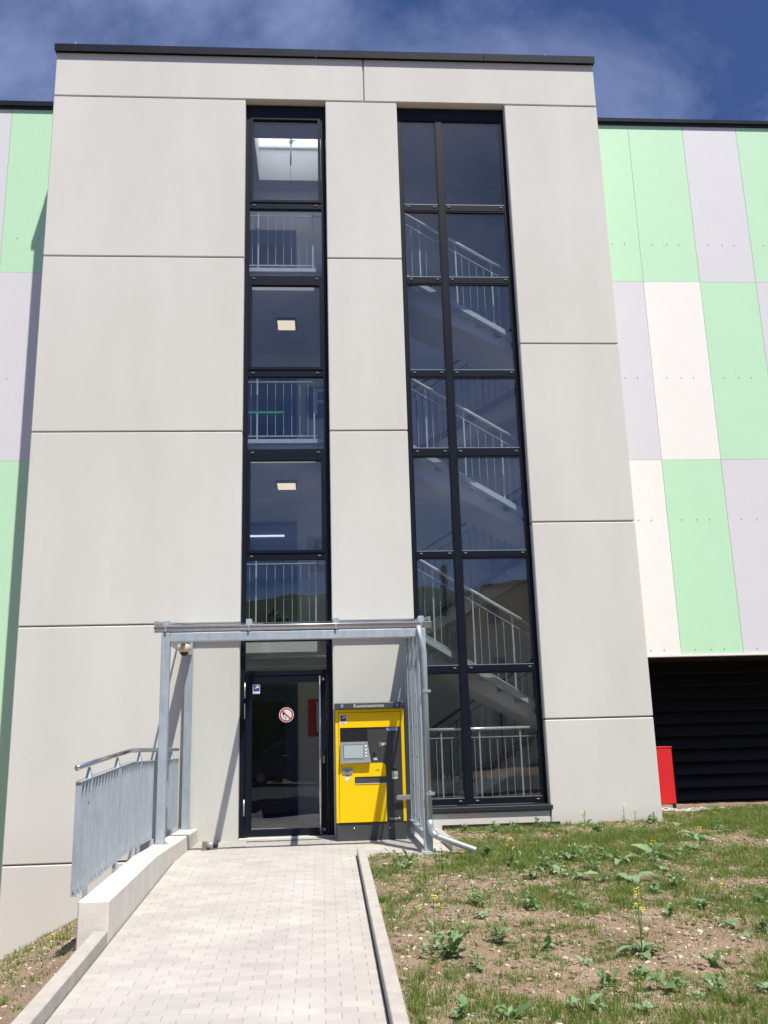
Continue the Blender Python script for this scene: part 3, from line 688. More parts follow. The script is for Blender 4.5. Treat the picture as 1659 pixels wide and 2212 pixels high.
def flat_rail(x0, x1, y, zb, ztop, hr, px, name_label, mt=LIGHTSTEEL, first=0.0, step=0.127):
    o = thing('landing_railing', ((x0 + x1) / 2, y, zb), name_label, 'railing', 'steel landing railings')
    part(o, 'channel', MB().box(x0, x1, y - .03, y + .03, zb, zb + 0.065), mt)
    part(o, 'top_rail', MB().box(x0, x1, y - .015, y + .015, ztop - .006, ztop + .006), mt)
    part(o, 'bottom_rail', MB().box(x0, x1, y - .015, y + .015, zb + .115, zb + .127), mt)
    part(o, 'handrail', MB().tube([(x0, y - .02, hr), (x1, y - .02, hr)], 0.022, 12), RAIL, True)
    bal = MB().tube([(0, 0, zb + .12), (0, 0, ztop)], 0.0048, 6).mesh('baluster', mt); pst = MB().box(-.011, .011, -.016, .016, zb + .05, hr - .02).mesh('post', mt)
    for q in px: link('post', pst, o, (q, y, 0))
    x = x0 + first
    while x < x1:
        if min(abs(x - q) for q in px) > 0.045: link('baluster', bal, o, (x, y, 0))
        x += step
for F, lab in ((FL[1], 'steel landing railing just above the canopy roof in the narrow window'), (FL[2], 'steel landing railing in front of the blue parking sign'), (FL[3], 'topmost steel landing railing in the narrow window')):
    flat_rail(-1.9, 1.22, 0.40, F, F + 1.02, F + 1.14, (-1.86, -0.97, -0.08, 0.81), lab, first=0.07)
flat_rail(1.37, 3.12, 0.36, 0.22, 1.275, 1.395, (1.72, 2.28, 2.88), 'steel guard rail behind the lowest panes of the wide window', first=0.05, step=0.112)

# ------------------------------------------------------------------ car park wings
def cladding(root, x0, x1, z0, z1, mt, y=1.30):
    # shallow vertical micro ribs, real geometry
    n = max(3, int((x1 - x0) / 0.0862)); m = MB(); w = (x1 - x0 - 0.006) / n; xa = x0 + 0.003
    pr = []
    for i in range(n):
        a = xa + i * w
        pr += [(a, y + .0011), (a + .013, y), (a + w - .013, y)]
    pr += [(xa + n * w, y + .0011), (xa + n * w, y + .05), (xa, y + .05)]
    m.prism([(p[0], p[1], z0 + .002) for p in pr], (0, 0, z1 - z0 - .004))
    return part(root, 'cladding_panel', m, mt)
scr = MB().tube([(0, 0.004, 0), (0, -0.007, 0)], 0.0075, 8).mesh('screw', SCREW)
RZ = [12.27, 9.08, 5.76, 2.49]
cw = thing('car_park_wing', (9.0, 1.3, 0), 'car park wing with green, lilac and white cladding panels and dark louvres', 'building')
xsr = [4.772, 5.79, 6.825, 7.86, 8.895, 9.93, 10.965, 12.0]
cols = [(GREEN, LILAC, CREAM), (GREEN, CREAM, GREEN), (LILAC, GREEN, LILAC), (GREEN, LILAC, GREEN), (CREAM, GREEN, LILAC), (GREEN, CREAM, CREAM), (LILAC, GREEN, GREEN)]
for i in range(7):
    for k in range(3):
        p_ = cladding(cw, xsr[i], xsr[i + 1], RZ[k + 1], RZ[k], cols[i][k])
        for zz in ((9.815, 7.25, 4.71)[k],) + ((2.555,) if k == 2 else ()):
            for dx in (0.235, 0.50, 0.72):
                xx = xsr[i] + dx if i else xsr[i] + dx + 0.02
                link('screw', scr, p_, (xx, 1.30, zz))
bpart(cw, 'coping', 4.772, 12.1, 1.24, 1.72, 12.313, 12.392, COPING, 0.004); bpart(cw, 'eaves_shadow_gap', 4.772, 12.1, 1.268, 1.70, 12.274, 12.312, BLACK)
bpart(cw, 'core_wall', 4.772, 12.0, 1.36, 11, 2.52, 12.27, INSLAB)
bpart(cw, 'drip_edge', 4.772, 12.0, 1.285, 1.42, 2.447, 2.487, CREAM, 0.003)
bpart(cw, 'soffit', 4.772, 12.0, 1.43, 2.7, 2.46, 2.515, DARK)
bpart(cw, 'plinth', 4.772, 12.0, 2.80, 11, -0.5, 2.515, DARK)
for i in range(11):
    z = 0.13 + i * 0.213; m = MB()
    m.prism([(4.78, 2.62, z), (4.78, 2.785, z + 0.205), (4.78, 2.792, z + 0.20), (4.78, 2.63, z - 0.005)], (7.2, 0, 0)); part(cw, 'louvre_slat', m, DARK)
cl = thing('car_park_wing', (-8, 1.3, 0), 'sliver of green and lilac clad car park wing beyond the shaded tower edge', 'building')
xsl = [-4.29, -5.41, -6.445, -7.48, -8.5, -9.5]
colsl = [(GREEN, LILAC, GREEN), (LILAC, GREEN, CREAM), (GREEN, CREAM, LILAC), (CREAM, LILAC, GREEN), (LILAC, GREEN, CREAM)]
RZL = [12.36, 9.17, 5.81, -1.0]
for i in range(5):
    for k in range(3):
        p_ = cladding(cl, xsl[i + 1], xsl[i], RZL[k + 1], RZL[k], colsl[i][k])
        for zz in ((9.81, 7.235, 4.665)[k],):
            for dx in (0.235, 0.50, 0.86): link('screw', scr, p_, (xsl[i] - dx, 1.30, zz))
bpart(cl, 'coping', -10, -4.29, 1.24, 1.72, 12.401, 12.50, COPING, 0.004); bpart(cl, 'eaves_shadow_gap', -10, -4.29, 1.268, 1.70, 12.362, 12.40, BLACK)
bpart(cl, 'core_wall', -9.5, -4.29, 1.36, 11, -2.5, 12.27, INSLAB)
# red cabinet
rc = thing('fire_cabinet', (5.2, 1.4, 0.18), 'bright red metal cabinet half hidden by the tower corner', 'cabinet')
part(rc, 'body', MB().box(4.80, 5.475, 1.305, 1.60, 0.19, 1.03), RED, False, 0.006); part(rc, 'lid', MB().box(4.79, 5.485, 1.298, 1.605, 1.032, 1.05), RED, False, 0.003)
part(rc, 'leg', MB().box(5.50, 5.54, 1.5, 1.55, 0.05, 0.22), DARK); part(rc, 'leg', MB().box(4.9, 4.94, 1.5, 1.55, 0.05, 0.189), DARK)

# ------------------------------------------------------------------ entrance canopy
cn = thing('entrance_canopy', (-0.32, -1.0, 0), 'galvanised steel entrance canopy with glass roof and side wind screen', 'canopy')
def roof_z(y): return 2.905 + 0.098 * y            # underside of glass: 2.905 at wall, ~2.70 at front
PX = (-1.865, 1.215); PYF, PYR = -2.06, -0.085
def post(x, y, z0, z1, w=0.1):
    p_ = bpart(cn, 'post', x - w / 2, x + w / 2, y - w / 2, y + w / 2, z0 + .01, z1, GALV, 0.006)
    part(p_, 'base_plate', MB().box(x - w / 2 - .035, x + w / 2 + .035, y - w / 2 - .02, y + w / 2 + .02, z0 - .002, z0 + .012), GALV, False, .002)
    for sx in (-1, 1): part(p_, 'bolt', MB().tube([(x + sx * (w / 2 + .02), y - .03, z0 + .012), (x + sx * (w / 2 + .02), y - .03, z0 + .035)], .010, 6), ZINC)
post(PX[0], PYF, rwtop(PYF), 2.60); post(PX[0], PYR, rwtop(PYR), 2.76); post(PX[1], PYF, 0.012, 2.60); post(PX[1] + 0.01, PYR, 0.0, 2.76)
bpart(cn, 'front_beam', PX[0] + .051, PX[1] - .051, PYF - .05, PYF + .05, 2.495, 2.595, GALV, 0.005)
bpart(cn, 'wall_beam', PX[0] + .05, PX[1] - .04, -0.055, -0.002, 2.72, 2.80, GALV, 0.004)
for x in (PX[0], -0.875, 0.175, PX[1]):
    r_ = part(cn, 'rafter', MB().bar((x, -2.06, roof_z(-2.06) - .055), (x, -0.004, roof_z(0) - .055), 0.08, 0.095), GALV, False, 0.004)
    part(r_, 'glazing_clamp', MB().box(x - .035, x + .035, -2.128, -2.04, 2.675, 2.745), GALV, False, .003)
    part(r_, 'gutter_strap', MB().box(x - .012, x + .012, -2.137, -2.129, 2.605, 2.668), ZINC)
    part(r_, 'cover_strip', MB().bar((x, -2.1, roof_z(-2.1) + .018), (x, -0.01, roof_z(0) + .018), 0.05, 0.01), ZINC)
for a, b in ((-1.985, -0.878), (-0.872, 0.172), (0.178, 1.31)):
    part(cn, 'roof_pane', MB().bar(((a + b) / 2, -2.12, roof_z(-2.12)), ((a + b) / 2, -0.01, roof_z(-.01)), b - a, 0.012), RGLASS)
for x in (-1.995, 1.322):
    part(cn, 'side_trim', MB().bar((x, -2.13, roof_z(-2.13) + .005), (x, -0.01, roof_z(-.01) + .005), 0.014, 0.075), GALV)
# gutter
gm = MB(); gp = []
for q in range(9):
    t = math.pi * q / 8; gp.append((-2.075 - 0.048 * math.cos(t), 2.662 - 0.058 * math.sin(t)))
gi = [(y_ * 1.0 + (0.004 if y_ < -2.075 else -0.004), z_ + .004) for y_, z_ in reversed(gp)]
gm.prism([(-2.0, y_, z_) for y_, z_ in gp + gi], (3.335, 0, 0)); gut = part(cn, 'gutter', gm, ZINC)
part(gut, 'gutter_bead', MB().tube([(-2.005, -2.125, 2.668), (1.34, -2.125, 2.668)], 0.010, 10), ZINC, True)
part(gut, 'gutter_end', MB().prism([(-2.006, y_, z_) for y_, z_ in gp], (0.004, 0, 0)).prism([(1.336, y_, z_) for y_, z_ in gp], (0.004, 0, 0)), ZINC)
part(cn, 'wall_flashing', MB().box(-2.0, 1.33, -0.03, -0.001, 2.915, 2.935), GALV)
# downpipe
dp = part(cn, 'downpipe', MB().tube([(1.185, -2.10, 2.615), (1.185, -2.13, 2.585), (1.188, -2.155, 2.54), (1.205, -2.158, 2.42), (1.228, -2.152, 2.34), (1.234, -2.148, 2.28), (1.234, -2.148, 0.36)], 0.034, 14), GALV, True)
part(dp, 'elbow', MB().tube([(1.234, -2.148, 0.37), (1.236, -2.15, 0.30), (1.248, -2.158, 0.24), (1.274, -2.170, 0.205), (1.32, -2.19, 0.185)], 0.037, 14), ZINC, True)
part(dp, 'outlet_pipe', MB().tube([(1.30, -2.182, 0.19), (1.72, -2.38, 0.045)], 0.034, 14, caps=False).tube([(1.716, -2.378, 0.0465), (1.722, -2.381, 0.0445)], 0.030, 12, BLACK), None if False else ZINC, True)
part(dp, 'socket', MB().tube([(1.43, -2.232, 0.145), (1.47, -2.252, 0.131)], 0.040, 14), ZINC, True)
for z in (1.84, 0.66): part(dp, 'pipe_clamp', MB().tube([(1.234, -2.148, z - .015), (1.234, -2.148, z + .015)], 0.040, 14).box(1.272, 1.30, -2.16, -2.12, z - .018, z + .018), ZINC)
# wind screen
for a, b in ((-0.10, -0.62), (-0.70, -1.24), (-1.32, -1.97)):
    bpart(cn, 'screen_pane', 1.215, 1.225, b, a, 0.24, 2.66, RGLASS)
for y in (-0.13, -0.66, -1.28, -1.955):
    s_ = bpart(cn, 'screen_strip', 1.196, 1.2145, y - .045, y + .045, 0.22, 2.66, GALV, .002)
    bpart(cn, 'screen_strip', 1.2255, 1.245, y - .045, y + .045, 0.22, 2.66, GALV, .002)
    for z in [0.3 + .38 * q for q in range(7)]:
        part(s_, 'bolt', MB().tube([(1.197, y - .022, z), (1.188, y - .022, z)], .009, 6).tube([(1.197, y + .022, z), (1.188, y + .022, z)], .009, 6), MGREY)
bpart(cn, 'bottom_rail', 1.17, 1.26, -2.008, -0.137, 0.13, 0.215, GALV, .004)
bpart(cn, 'side_beam', PX[0] - .045, PX[0] + .045, -2.008, -0.136, 2.50, 2.59, GALV, .004)
bpart(cn, 'side_beam', PX[1] - .04, PX[1] + .04, -2.008, -0.136, 2.665, 2.69, GALV, .004)

# dome camera
dc = thing('security_camera', (-1.70, -1.72, 2.45), 'beige dome security camera under the canopy corner', 'camera')
part(dc, 'housing', MB().tube([(-1.70, -1.72, 2.50), (-1.70, -1.72, 2.485), (-1.70, -1.72, 2.425), (-1.70, -1.72, 2.40)], [.045, .085, .078, .06], 20), CAMCASE, True)
dm = MB(); dm.tube([(-1.70, -1.72, 2.405 - .055 * math.sin(t * math.pi / 12)) for t in range(7)], [max(.004, .052 * math.cos(t * math.pi / 12)) for t in range(7)], 18)
part(dc, 'dome', dm, BLACK, True); part(dc, 'bracket', MB().box(-1.73, -1.67, -1.95, -1.69, 2.497, 2.512), GALV)

# fitting on the landing and floor grate
ff = thing('pipe_fitting', (-1.44, -1.03, 0), 'small metal bracket with grey pipe stub on the landing pavers', 'fitting')
part(ff, 'bracket', MB().box(-1.515, -1.46, -1.07, -0.99, 0.001, 0.105), mat('bracket_bronze', (0.20, 0.18, 0.14), .6, .2), False, .004); part(ff, 'pipe', MB().tube([(-1.46, -1.03, 0.06), (-1.375, -1.035, 0.06)], .042, 14), SILVER, True)
part(ff, 'plug', MB().tube([(-1.374, -1.035, 0.055), (-1.325, -1.04, 0.055)], .030, 12), BLACK, True); part(ff, 'foot', MB().box(-1.45, -1.43, -1.06, -1.0, 0.001, 0.03), BLACK)
dg_ = thing('floor_grate', (-0.53, -0.27, 0), 'narrow slotted drain grate in front of the door', 'grate')
part(dg_, 'frame', MB().box(-1.03, -0.03, -0.305, -0.295, 0.0, 0.008).box(-1.03, -0.03, -0.245, -0.235, 0.0, 0.008), STEEL); part(dg_, 'trough', MB().box(-1.03, -0.03, -0.294, -0.246, -0.004, 0.003), BLACK)
gb = MB().box(-.009, .009, -.0235, .0235, 0.0, 0.0065).mesh('grate_bar', STEEL)
for i in range(28): link('grate_bar', gb, dg_, (-1.01 + i * .0357, -0.27, 0))

# ------------------------------------------------------------------ ticket machine
tm = thing('ticket_machine', (0.635, -0.3, 0), 'yellow and dark grey parking pay machine beside the door', 'machine')
FYM = -0.57
part(tm, 'plinth', MB().box(0.178, 1.094, FYM + .012, -0.03, 0.002, 0.224), MGREY, False, .004)
for x in (0.40, 0.873): part(tm, 'plinth_lock', MB().tube([(x, FYM + .013, 0.153), (x, FYM + .003, 0.153)], .012, 12), STEEL, True)
part(tm, 'cabinet', MB().box(0.174, 1.098, FYM + .03, -0.03, 0.228, 1.70), MGREY, False, .004)
m = MB(); yy = FYM
m.box(0.172, 0.214, yy, yy + .029, .23, 1.688); m.box(1.060, 1.100, yy, yy + .029, .23, 1.688); m.box(0.2145, 1.0595, yy, yy + .029, 1.650, 1.688)
part(tm, 'door_surround', m, YELLOW)
dk = part(tm, 'front_door', MB().box(0.217, 1.057, yy + .006, yy + .028, .23, 1.647), MDARK, False, .003, 'dark grey front door of the machine')
y1_ = yy + .0055
def yplate(name, pts, mt=YELLOW, d=.012, b=0.0): return part(dk, name, MB().prism([(x, y1_, z) for x, z in pts], (0, -d, 0)), mt, False, b)
yplate('upper_panel', [(0.219, 1.449), (1.055, 1.449), (1.055, 1.645), (0.219, 1.645)])
yplate('side_strip', [(0.219, 0.982), (0.233, 0.982), (0.233, 1.4485), (0.219, 1.4485)])
arc = [(0.839 - .045 + .045 * math.cos(t), 0.981 - .045 + .045 * math.sin(t)) for t in [math.pi / 2 * q / 6 for q in range(7)]]
yplate('lower_panel', [(0.219, 0.232), (0.839, 0.232), (0.839, 0.722), (0.421, 0.722), (0.421, 0.808), (0.839, 0.808)] + arc + [(0.219, 0.981)])
part(dk, 'slot_lip', MB().box(0.421, 0.839, y1_ - .020, y1_ - .0125, .716, .7225), PWHITE); part(dk, 'slot_tray', MB().box(0.423, 0.838, y1_ - .003, y1_ - .0005, .7235, .807), MGREY); part(dk, 'slot_divider', MB().box(.752, .760, y1_ - .008, y1_ - .004, .724, .806), BLACK)
part(dk, 'display_recess', MB().box(0.236, 0.602, y1_ - .004, y1_ - .001, 1.0, 1.446), BLACK)
# console
m = MB()
fr = [(0.232, 0.985), (0.640, 0.990), (0.600, 1.262), (0.236, 1.262)]
bk = [(0.240, 0.992), (0.630, 0.995), (0.596, 1.258), (0.242, 1.258)]
yf = [y1_ - .075, y1_ - .075, y1_ - .035, y1_ - .035]
F_ = [(x, yf[i], z) for i, (x, z) in enumerate(fr)]; B_ = [(x, y1_ - .002, z) for x, z in bk]
m.poly(F_); m.poly(list(reversed(B_)))
for i in range(4): j = (i + 1) % 4; m.poly([F_[i], B_[i], B_[j], F_[j]])
cs = part(dk, 'console', m, SILVER, label='silver tilted display console')
def onc(x, z, d): t = (z - 0.985) / (1.262 - 0.985); return (x, y1_ - .075 + .040 * t - d, z)
part(cs, 'bezel', MB().prism([onc(x, z, .001) for x, z in ((.268, 1.035), (.552, 1.037), (.552, 1.236), (.268, 1.236))], (0, -.003, 0)), PGREY if False else SILVER)
part(cs, 'display_frame', MB().prism([onc(x, z, .0045) for x, z in ((.276, 1.049), (.543, 1.049), (.543, 1.226), (.276, 1.226))], (0, -.001, 0)), BLACK)
part(cs, 'display', MB().prism([onc(x, z, .006) for x, z in ((.281, 1.053), (.539, 1.053), (.539, 1.220), (.281, 1.220))], (0, -.0008, 0)), SCREEN, label='pale grey-green display glass')
for i in range(4):
    zc = 1.201 - i * .0425; part(cs, 'button', MB().prism([onc(x, z, .001) for x, z in ((.565, zc - .012), (.589, zc - .012), (.589, zc + .012), (.565, zc + .012))], (0, -.006, 0)), PWHITE, False, .002)
part(cs, 'sensor', MB().prism([onc(.577 + .006 * math.cos(t), 1.238 + .006 * math.sin(t), .001) for t in [q * math.pi / 4 for q in range(8)]], (0, -.002, 0)), BLACK)
yb = y1_ - .0125
part(dk, 'card_reader', MB().box(.255, .392, yb - .010, yb, .846, .930, PGREY).box(.262, .385, yb - .014, yb - .0105, .855, .922, SILVER).box(.29, .355, yb - .016, yb - .0145, .884, .892, BLACK).box(.303, .340, yb - .016, yb - .0145, .868, .873, BLACK), None)
part(dk, 'card_label', MB().box(.293, .356, yb - .001, yb, .764, .832, PWHITE).box(.296, .353, yb - .002, yb - .0011, .818, .830, BLACK).box(.34, .352, yb - .002, yb - .0011, .768, .776, PRED), None)
rf = MB(); cx, cz = .728, .888
rf.prism([(cx + .006 * math.cos(t), yb, cz + .009 * math.sin(t)) for t in [q * math.pi / 4 for q in range(8)]], (0, -.001, 0), BLACK)
for sgn in (-1, 1):
    for rr in (.015, .023):
        for q in range(5):
            a, b = R(-40 + 16 * q), R(-24 + 16 * q)
            rf.prism([(cx + sgn * r_ * math.cos(t), yb, cz + r_ * math.sin(t)) for r_, t in ((rr, a), (rr, b), (rr + .003, b), (rr + .003, a))], (0, -.001, 0), BLACK)
part(dk, 'contactless_symbol', rf, None)
yd = yy + .0055
part(dk, 'coin_slot', MB().box(.762, .787, yd - .004, yd, 1.196, 1.248, PBRASS).box(.771, .779, yd - .006, yd - .0045, 1.205, 1.238, BLACK).box(.795, .815, yd - .003, yd, 1.205, 1.24, PWHITE).box(.816, .852, yd - .0025, yd, 1.212, 1.245, PBRASS), None)
part(dk, 'receipt_slot', MB().box(.670, .705, yd - .003, yd, 1.06, 1.12, BLACK), None)
part(dk, 'small_label', MB().box(.680, .728, yd - .001, yd, 1.018, 1.046, PWHITE).box(.684, .700, yd - .002, yd - .0011, 1.022, 1.042, PGREY).box(.710, .718, yd - .002, yd - .0011, 1.026, 1.040, BLUE), None)
part(dk, 'note_slot', MB().box(.910, 1.003, yd - .006, yd, .872, .925, MGREY).box(.915, .990, yd - .008, yd - .0065, .880, .905, BLACK), None)
part(dk, 'note_label', MB().box(.920, .998, yd - .002, yd, .768, .868, PGREY).box(.938, .962, yd - .003, yd - .0021, .79, .85, PGREEN).box(.972, .988, yd - .003, yd - .0021, .80, .825, PRED).box(.925, .990, yd - .003, yd - .0021, .772, .784, PWHITE), None)
bl = MB().box(.850, 1.050, yd - .0015, yd, 1.390, 1.444, BLUE)
x = .860
for w in (.032, .028, .030, .062): bl.box(x, x + w - .006, yd - .0028, yd - .0016, 1.424, 1.433, PWHITE); x += w + .004
x = .868
for w in (.066, .070): bl.box(x, x + w - .006, yd - .0028, yd - .0016, 1.401, 1.410, PWHITE); x += w + .006
part(dk, 'notice_label', bl, None, label='small blue notice label with two white lines')
lg = MB(); x = .869
for w in (.010, .008, .012, .007, .010, .009, .008, .010, .012, .009, .010, .008): lg.box(x, x + w - .003, yd - .001, yd, .262, .272, PWHITE); x += w
lg.prism([(.992, yd, .261), (1.016, yd, .261), (1.016, yd, .272), (1.004, yd, .286), (.992, yd, .272)], (0, -.001, 0), PWHITE); lg.box(.869, .985, yd - .001, yd, .248, .251, PGREY)
part(dk, 'maker_mark', lg, None)
camera_sticker(dk, .238, .324, 1.503, 1.616, yb, 'blue camera surveillance sticker on the machine')
m = MB(); hd = [(FYM - .085, 1.692), (FYM - .088, 1.768), (FYM - .075, 1.775), (-0.03, 1.785), (-0.03, 1.702), (FYM + .02, 1.702), (FYM + .001, 1.692)]
m.prism([(0.168, y_, z_) for y_, z_ in hd], (0.938, 0, 0)); hood = part(tm, 'hood', m, MGREY, False, .004, 'dark grey hood with white lettering')
link('lettering', text_mesh('Kassenautomat', 0.067, PWHITE), hood, (0.625, FYM - .0895, 1.731))
for x in (0.267, 1.008):
    part(hood, 'parking_emblem', MB().box(x - .019, x + .019, FYM - .0888, FYM - .0866, 1.708, 1.754), PBLUE)
    link('letter', text_mesh('P', 0.050, PWHITE, 'letter'), hood, (x, FYM - .0898, 1.731))
hm = MB(); ha = [(.990 + .028 * math.cos(t), .531 + .030 * math.sin(t)) for t in [math.pi / 2 + math.pi * q / 8 for q in range(9)]]
hm.prism([(x, FYM - .055, z) for x, z in ha + [(1.17, .501), (1.17, .561)]], (0, .02, 0)); hm.box(1.09, 1.15, FYM - .034, FYM + .03, .51, .55)
part(tm, 'handle', hm, SILVER, False, .003, 'silver bar handle'); part(tm, 'handle_rivet', MB().tube([(1.03, FYM - .056, .552), (1.03, FYM - .060, .552)], .006, 8), PWHITE)

# ------------------------------------------------------------------ railing on the retaining wall
rl = thing('ramp_railing', (-1.985, -2.8, 0.15), 'galvanised railing of tight vertical flat bars with round steel handrail', 'railing')
RX = -1.985
def prof_z(y, zf, zk, ze):
    return lerp(zk, zf, (-3.3 - y) / 2.05) if y < -3.3 else lerp(ze, zk, (-0.08 - y) / 3.22)
def topz(y): return prof_z(y, 1.035, 1.137, 1.105)
def botz(y): return prof_z(y, 0.155, 0.262, 0.225)
def hrz(y): return prof_z(y, 1.145, 1.252, 1.222)
ya = [-5.38, -4.3, -3.3, -2.2, -1.1, -0.08]
part(rl, 'handrail', MB().tube([(RX - .005, -5.42, hrz(-5.42)), (RX - .005, -3.36, hrz(-3.36)), (RX - .005, -3.24, hrz(-3.24)), (RX - .005, -0.10, hrz(-.1))], 0.024, 16), STEEL, True)
for a, b in ((-5.38, -3.3), (-3.3, -0.08)):
    part(rl, 'top_bar', MB().bar((RX, a, topz(a) - .004), (RX, b, topz(b) - .004), 0.05, 0.008), GALV)
    part(rl, 'bottom_bar', MB().bar((RX, a, botz(a) + .05), (RX, b, botz(b) + .05), 0.012, 0.03), GALV)
y = -5.365
while y < -0.1:
    part(rl, 'flat_bar', MB().box(RX - .025, RX + .025, y - .003, y + .003, botz(y), topz(y) - .009), GALV); y += 0.1175
for y in (-5.06, -3.96, -2.86, -1.76, -0.66):
    y += 0.03
    p_ = part(rl, 'post', MB().box(RX - .012, RX + .032, y - .006, y + .006, -0.1, topz(y) - .01), GALV)
    bk_ = MB(); zb_, zh_ = topz(y) - .002, hrz(y) - .015
    B4 = [(RX - .024, y - .04, zb_), (RX + .026, y - .04, zb_), (RX + .026, y + .04, zb_), (RX - .024, y + .04, zb_)]; T4 = [(RX - .010, y - .007, zh_), (RX + .002, y - .007, zh_), (RX + .002, y + .007, zh_), (RX - .010, y + .007, zh_)]
    bk_.poly(B4); bk_.poly(T4)
    for q in range(4): bk_.poly([B4[q], B4[(q + 1) % 4], T4[(q + 1) % 4], T4[q]])
    part(p_, 'handrail_bracket', bk_, GALV)
    for dz in (0.10, 0.20): part(p_, 'bolt', MB().tube([(RX + .0, y - .006, topz(y) - dz), (RX + .0, y - .018, topz(y) - dz)], .011, 6), MGREY)

# ------------------------------------------------------------------ planting
rg = random.Random(11)
def dens(x, y):
    v = noise.noise(Vector((x * 0.75 + 4.2, y * 0.95 - 1.3, 0.5))) + 0.55 * noise.noise(Vector((x * 2.3, y * 2.6, 9.1))) + 0.45 * noise.noise(Vector((x * 6, y * 6, 2.2)))
    return max(0.0, min(1.0, 0.72 + 0.90 * v))
def free_soil(x, y):
    if x > 0.42:
        if x < 0.485: return False
        if x < 1.64 and y > -2.2: return False
        if x < 4.78 and y > -0.03: return False
    return True
def add_blade(vs, fs, x, y, z, h, a, ln, b, w):
    dx, dy = math.cos(a) * w, math.sin(a) * w; lx, ly = math.cos(b) * ln, math.sin(b) * ln; i = len(vs)
    vs += [(x - dx, y - dy, z), (x + dx, y + dy, z), (x + dx * .8 + lx * .35, y + dy * .8 + ly * .35, z + h * .55), (x - dx * .8 + lx * .35, y - dy * .8 + ly * .35, z + h * .55), (x + lx, y + ly, z + h)]
    fs += [(i, i + 1, i + 2, i + 3), (i + 3, i + 2, i + 4)]
def blade_object(name, vs, fs, mt, label):
    me = bpy.data.meshes.new(name); me.from_pydata(vs, [], fs); me.materials.append(mt); me.update()
    return tag(link(name, me), label, 'grass', None, 'stuff')
def grass_field(name, n, region, mt, hmin, hmax, label, dpow, dmin, wid, tufts=0):
    vs = []; fs = []; c = 0; tries = 0
    while c < n and tries < n * 8:
        tries += 1
        x = rg.uniform(region[0], region[1]); y = rg.uniform(region[2], region[3]); d = dens(x, y)
        if rg.random() > max(dmin, d ** dpow) or not free_soil(x, y): continue
        h = rg.uniform(hmin, hmax) * (0.45 + 0.8 * d)
        add_blade(vs, fs, x, y, gz(x, y) - .005, h, rg.uniform(0, 6.283), rg.uniform(.1, .7) * h, rg.uniform(0, 6.283), wid * rg.uniform(.7, 1.4)); c += 1
    c = 0
    while c < tufts:
        x = rg.uniform(region[0], region[1]); y = rg.uniform(region[2], region[3]); d = dens(x, y)
        if rg.random() > max(.04, d ** 1.6) or not free_soil(x, y): continue
        c += 1; z = gz(x, y) - .006; hh = rg.uniform(.03, .10) * (0.5 + .7 * d); rr = rg.uniform(.012, .05)
        for q in range(rg.randint(9, 26)):
            a = rg.uniform(0, 6.283); r_ = rr * math.sqrt(rg.random()); px, py = x + r_ * math.cos(a), y + r_ * math.sin(a)
            if not free_soil(px, py): continue
            h = hh * rg.uniform(.45, 1.1); add_blade(vs, fs, px, py, z, h, rg.uniform(0, 6.283), h * rg.uniform(.1, .85), a + rg.uniform(-.8, .8), wid * rg.uniform(.8, 1.5))
    return blade_object(name, vs, fs, mt, label)
RGN = (0.49, 6.9, -8.4, 1.2)
grass_field('grass', 150000, RGN, GRASS, 0.012, 0.055, 'short patchy green grass on the bare soil right of the ramp', 1.0, 0.20, 0.0021, 7500)
grass_field('dry_grass', 34000, RGN, STRAW, 0.012, 0.055, 'dry straw coloured grass stalks among the green grass', 0.4, 0.25, 0.0018, 260)
grass_field('bank_grass', 5000, (-5.0, -1.86, -9.0, -0.05), GRASS, 0.015, 0.06, 'grass tufts on the bank left of the ramp', 2.0, 0.02, 0.0028, 220)
# tiny seedlings covering the soil
vs = []; fs = []; c = 0
while c < 7000:
    x = rg.uniform(RGN[0], RGN[1]); y = rg.uniform(RGN[2], RGN[3])
    if not free_soil(x, y) or rg.random() > .25 + .75 * dens(x * 1.3 + 5, y * 1.2): continue
    c += 1; z = gz(x, y) + rg.uniform(.004, .022); a0 = rg.uniform(0, 6.28)
    for q in range(rg.randint(2, 5)):
        a = a0 + q * 2.2; l = rg.uniform(.008, .024); w = l * rg.uniform(.3, .5); t = rg.uniform(-.3, .6) * l; i = len(vs); ca, sa = math.cos(a), math.sin(a)
        vs += [(x, y, z), (x + ca * l * .5 - sa * w, y + sa * l * .5 + ca * w, z + t * .6), (x + ca * l, y + sa * l, z + t), (x + ca * l * .5 + sa * w, y + sa * l * .5 - ca * w, z + t * .6)]; fs.append((i, i + 1, i + 2, i + 3))
me = bpy.data.meshes.new('seedlings'); me.from_pydata(vs, [], fs); me.materials.append(LEAF); me.update()
tag(link('seedlings', me), 'carpet of tiny green seedlings over the soil', 'seedlings', None, 'stuff')
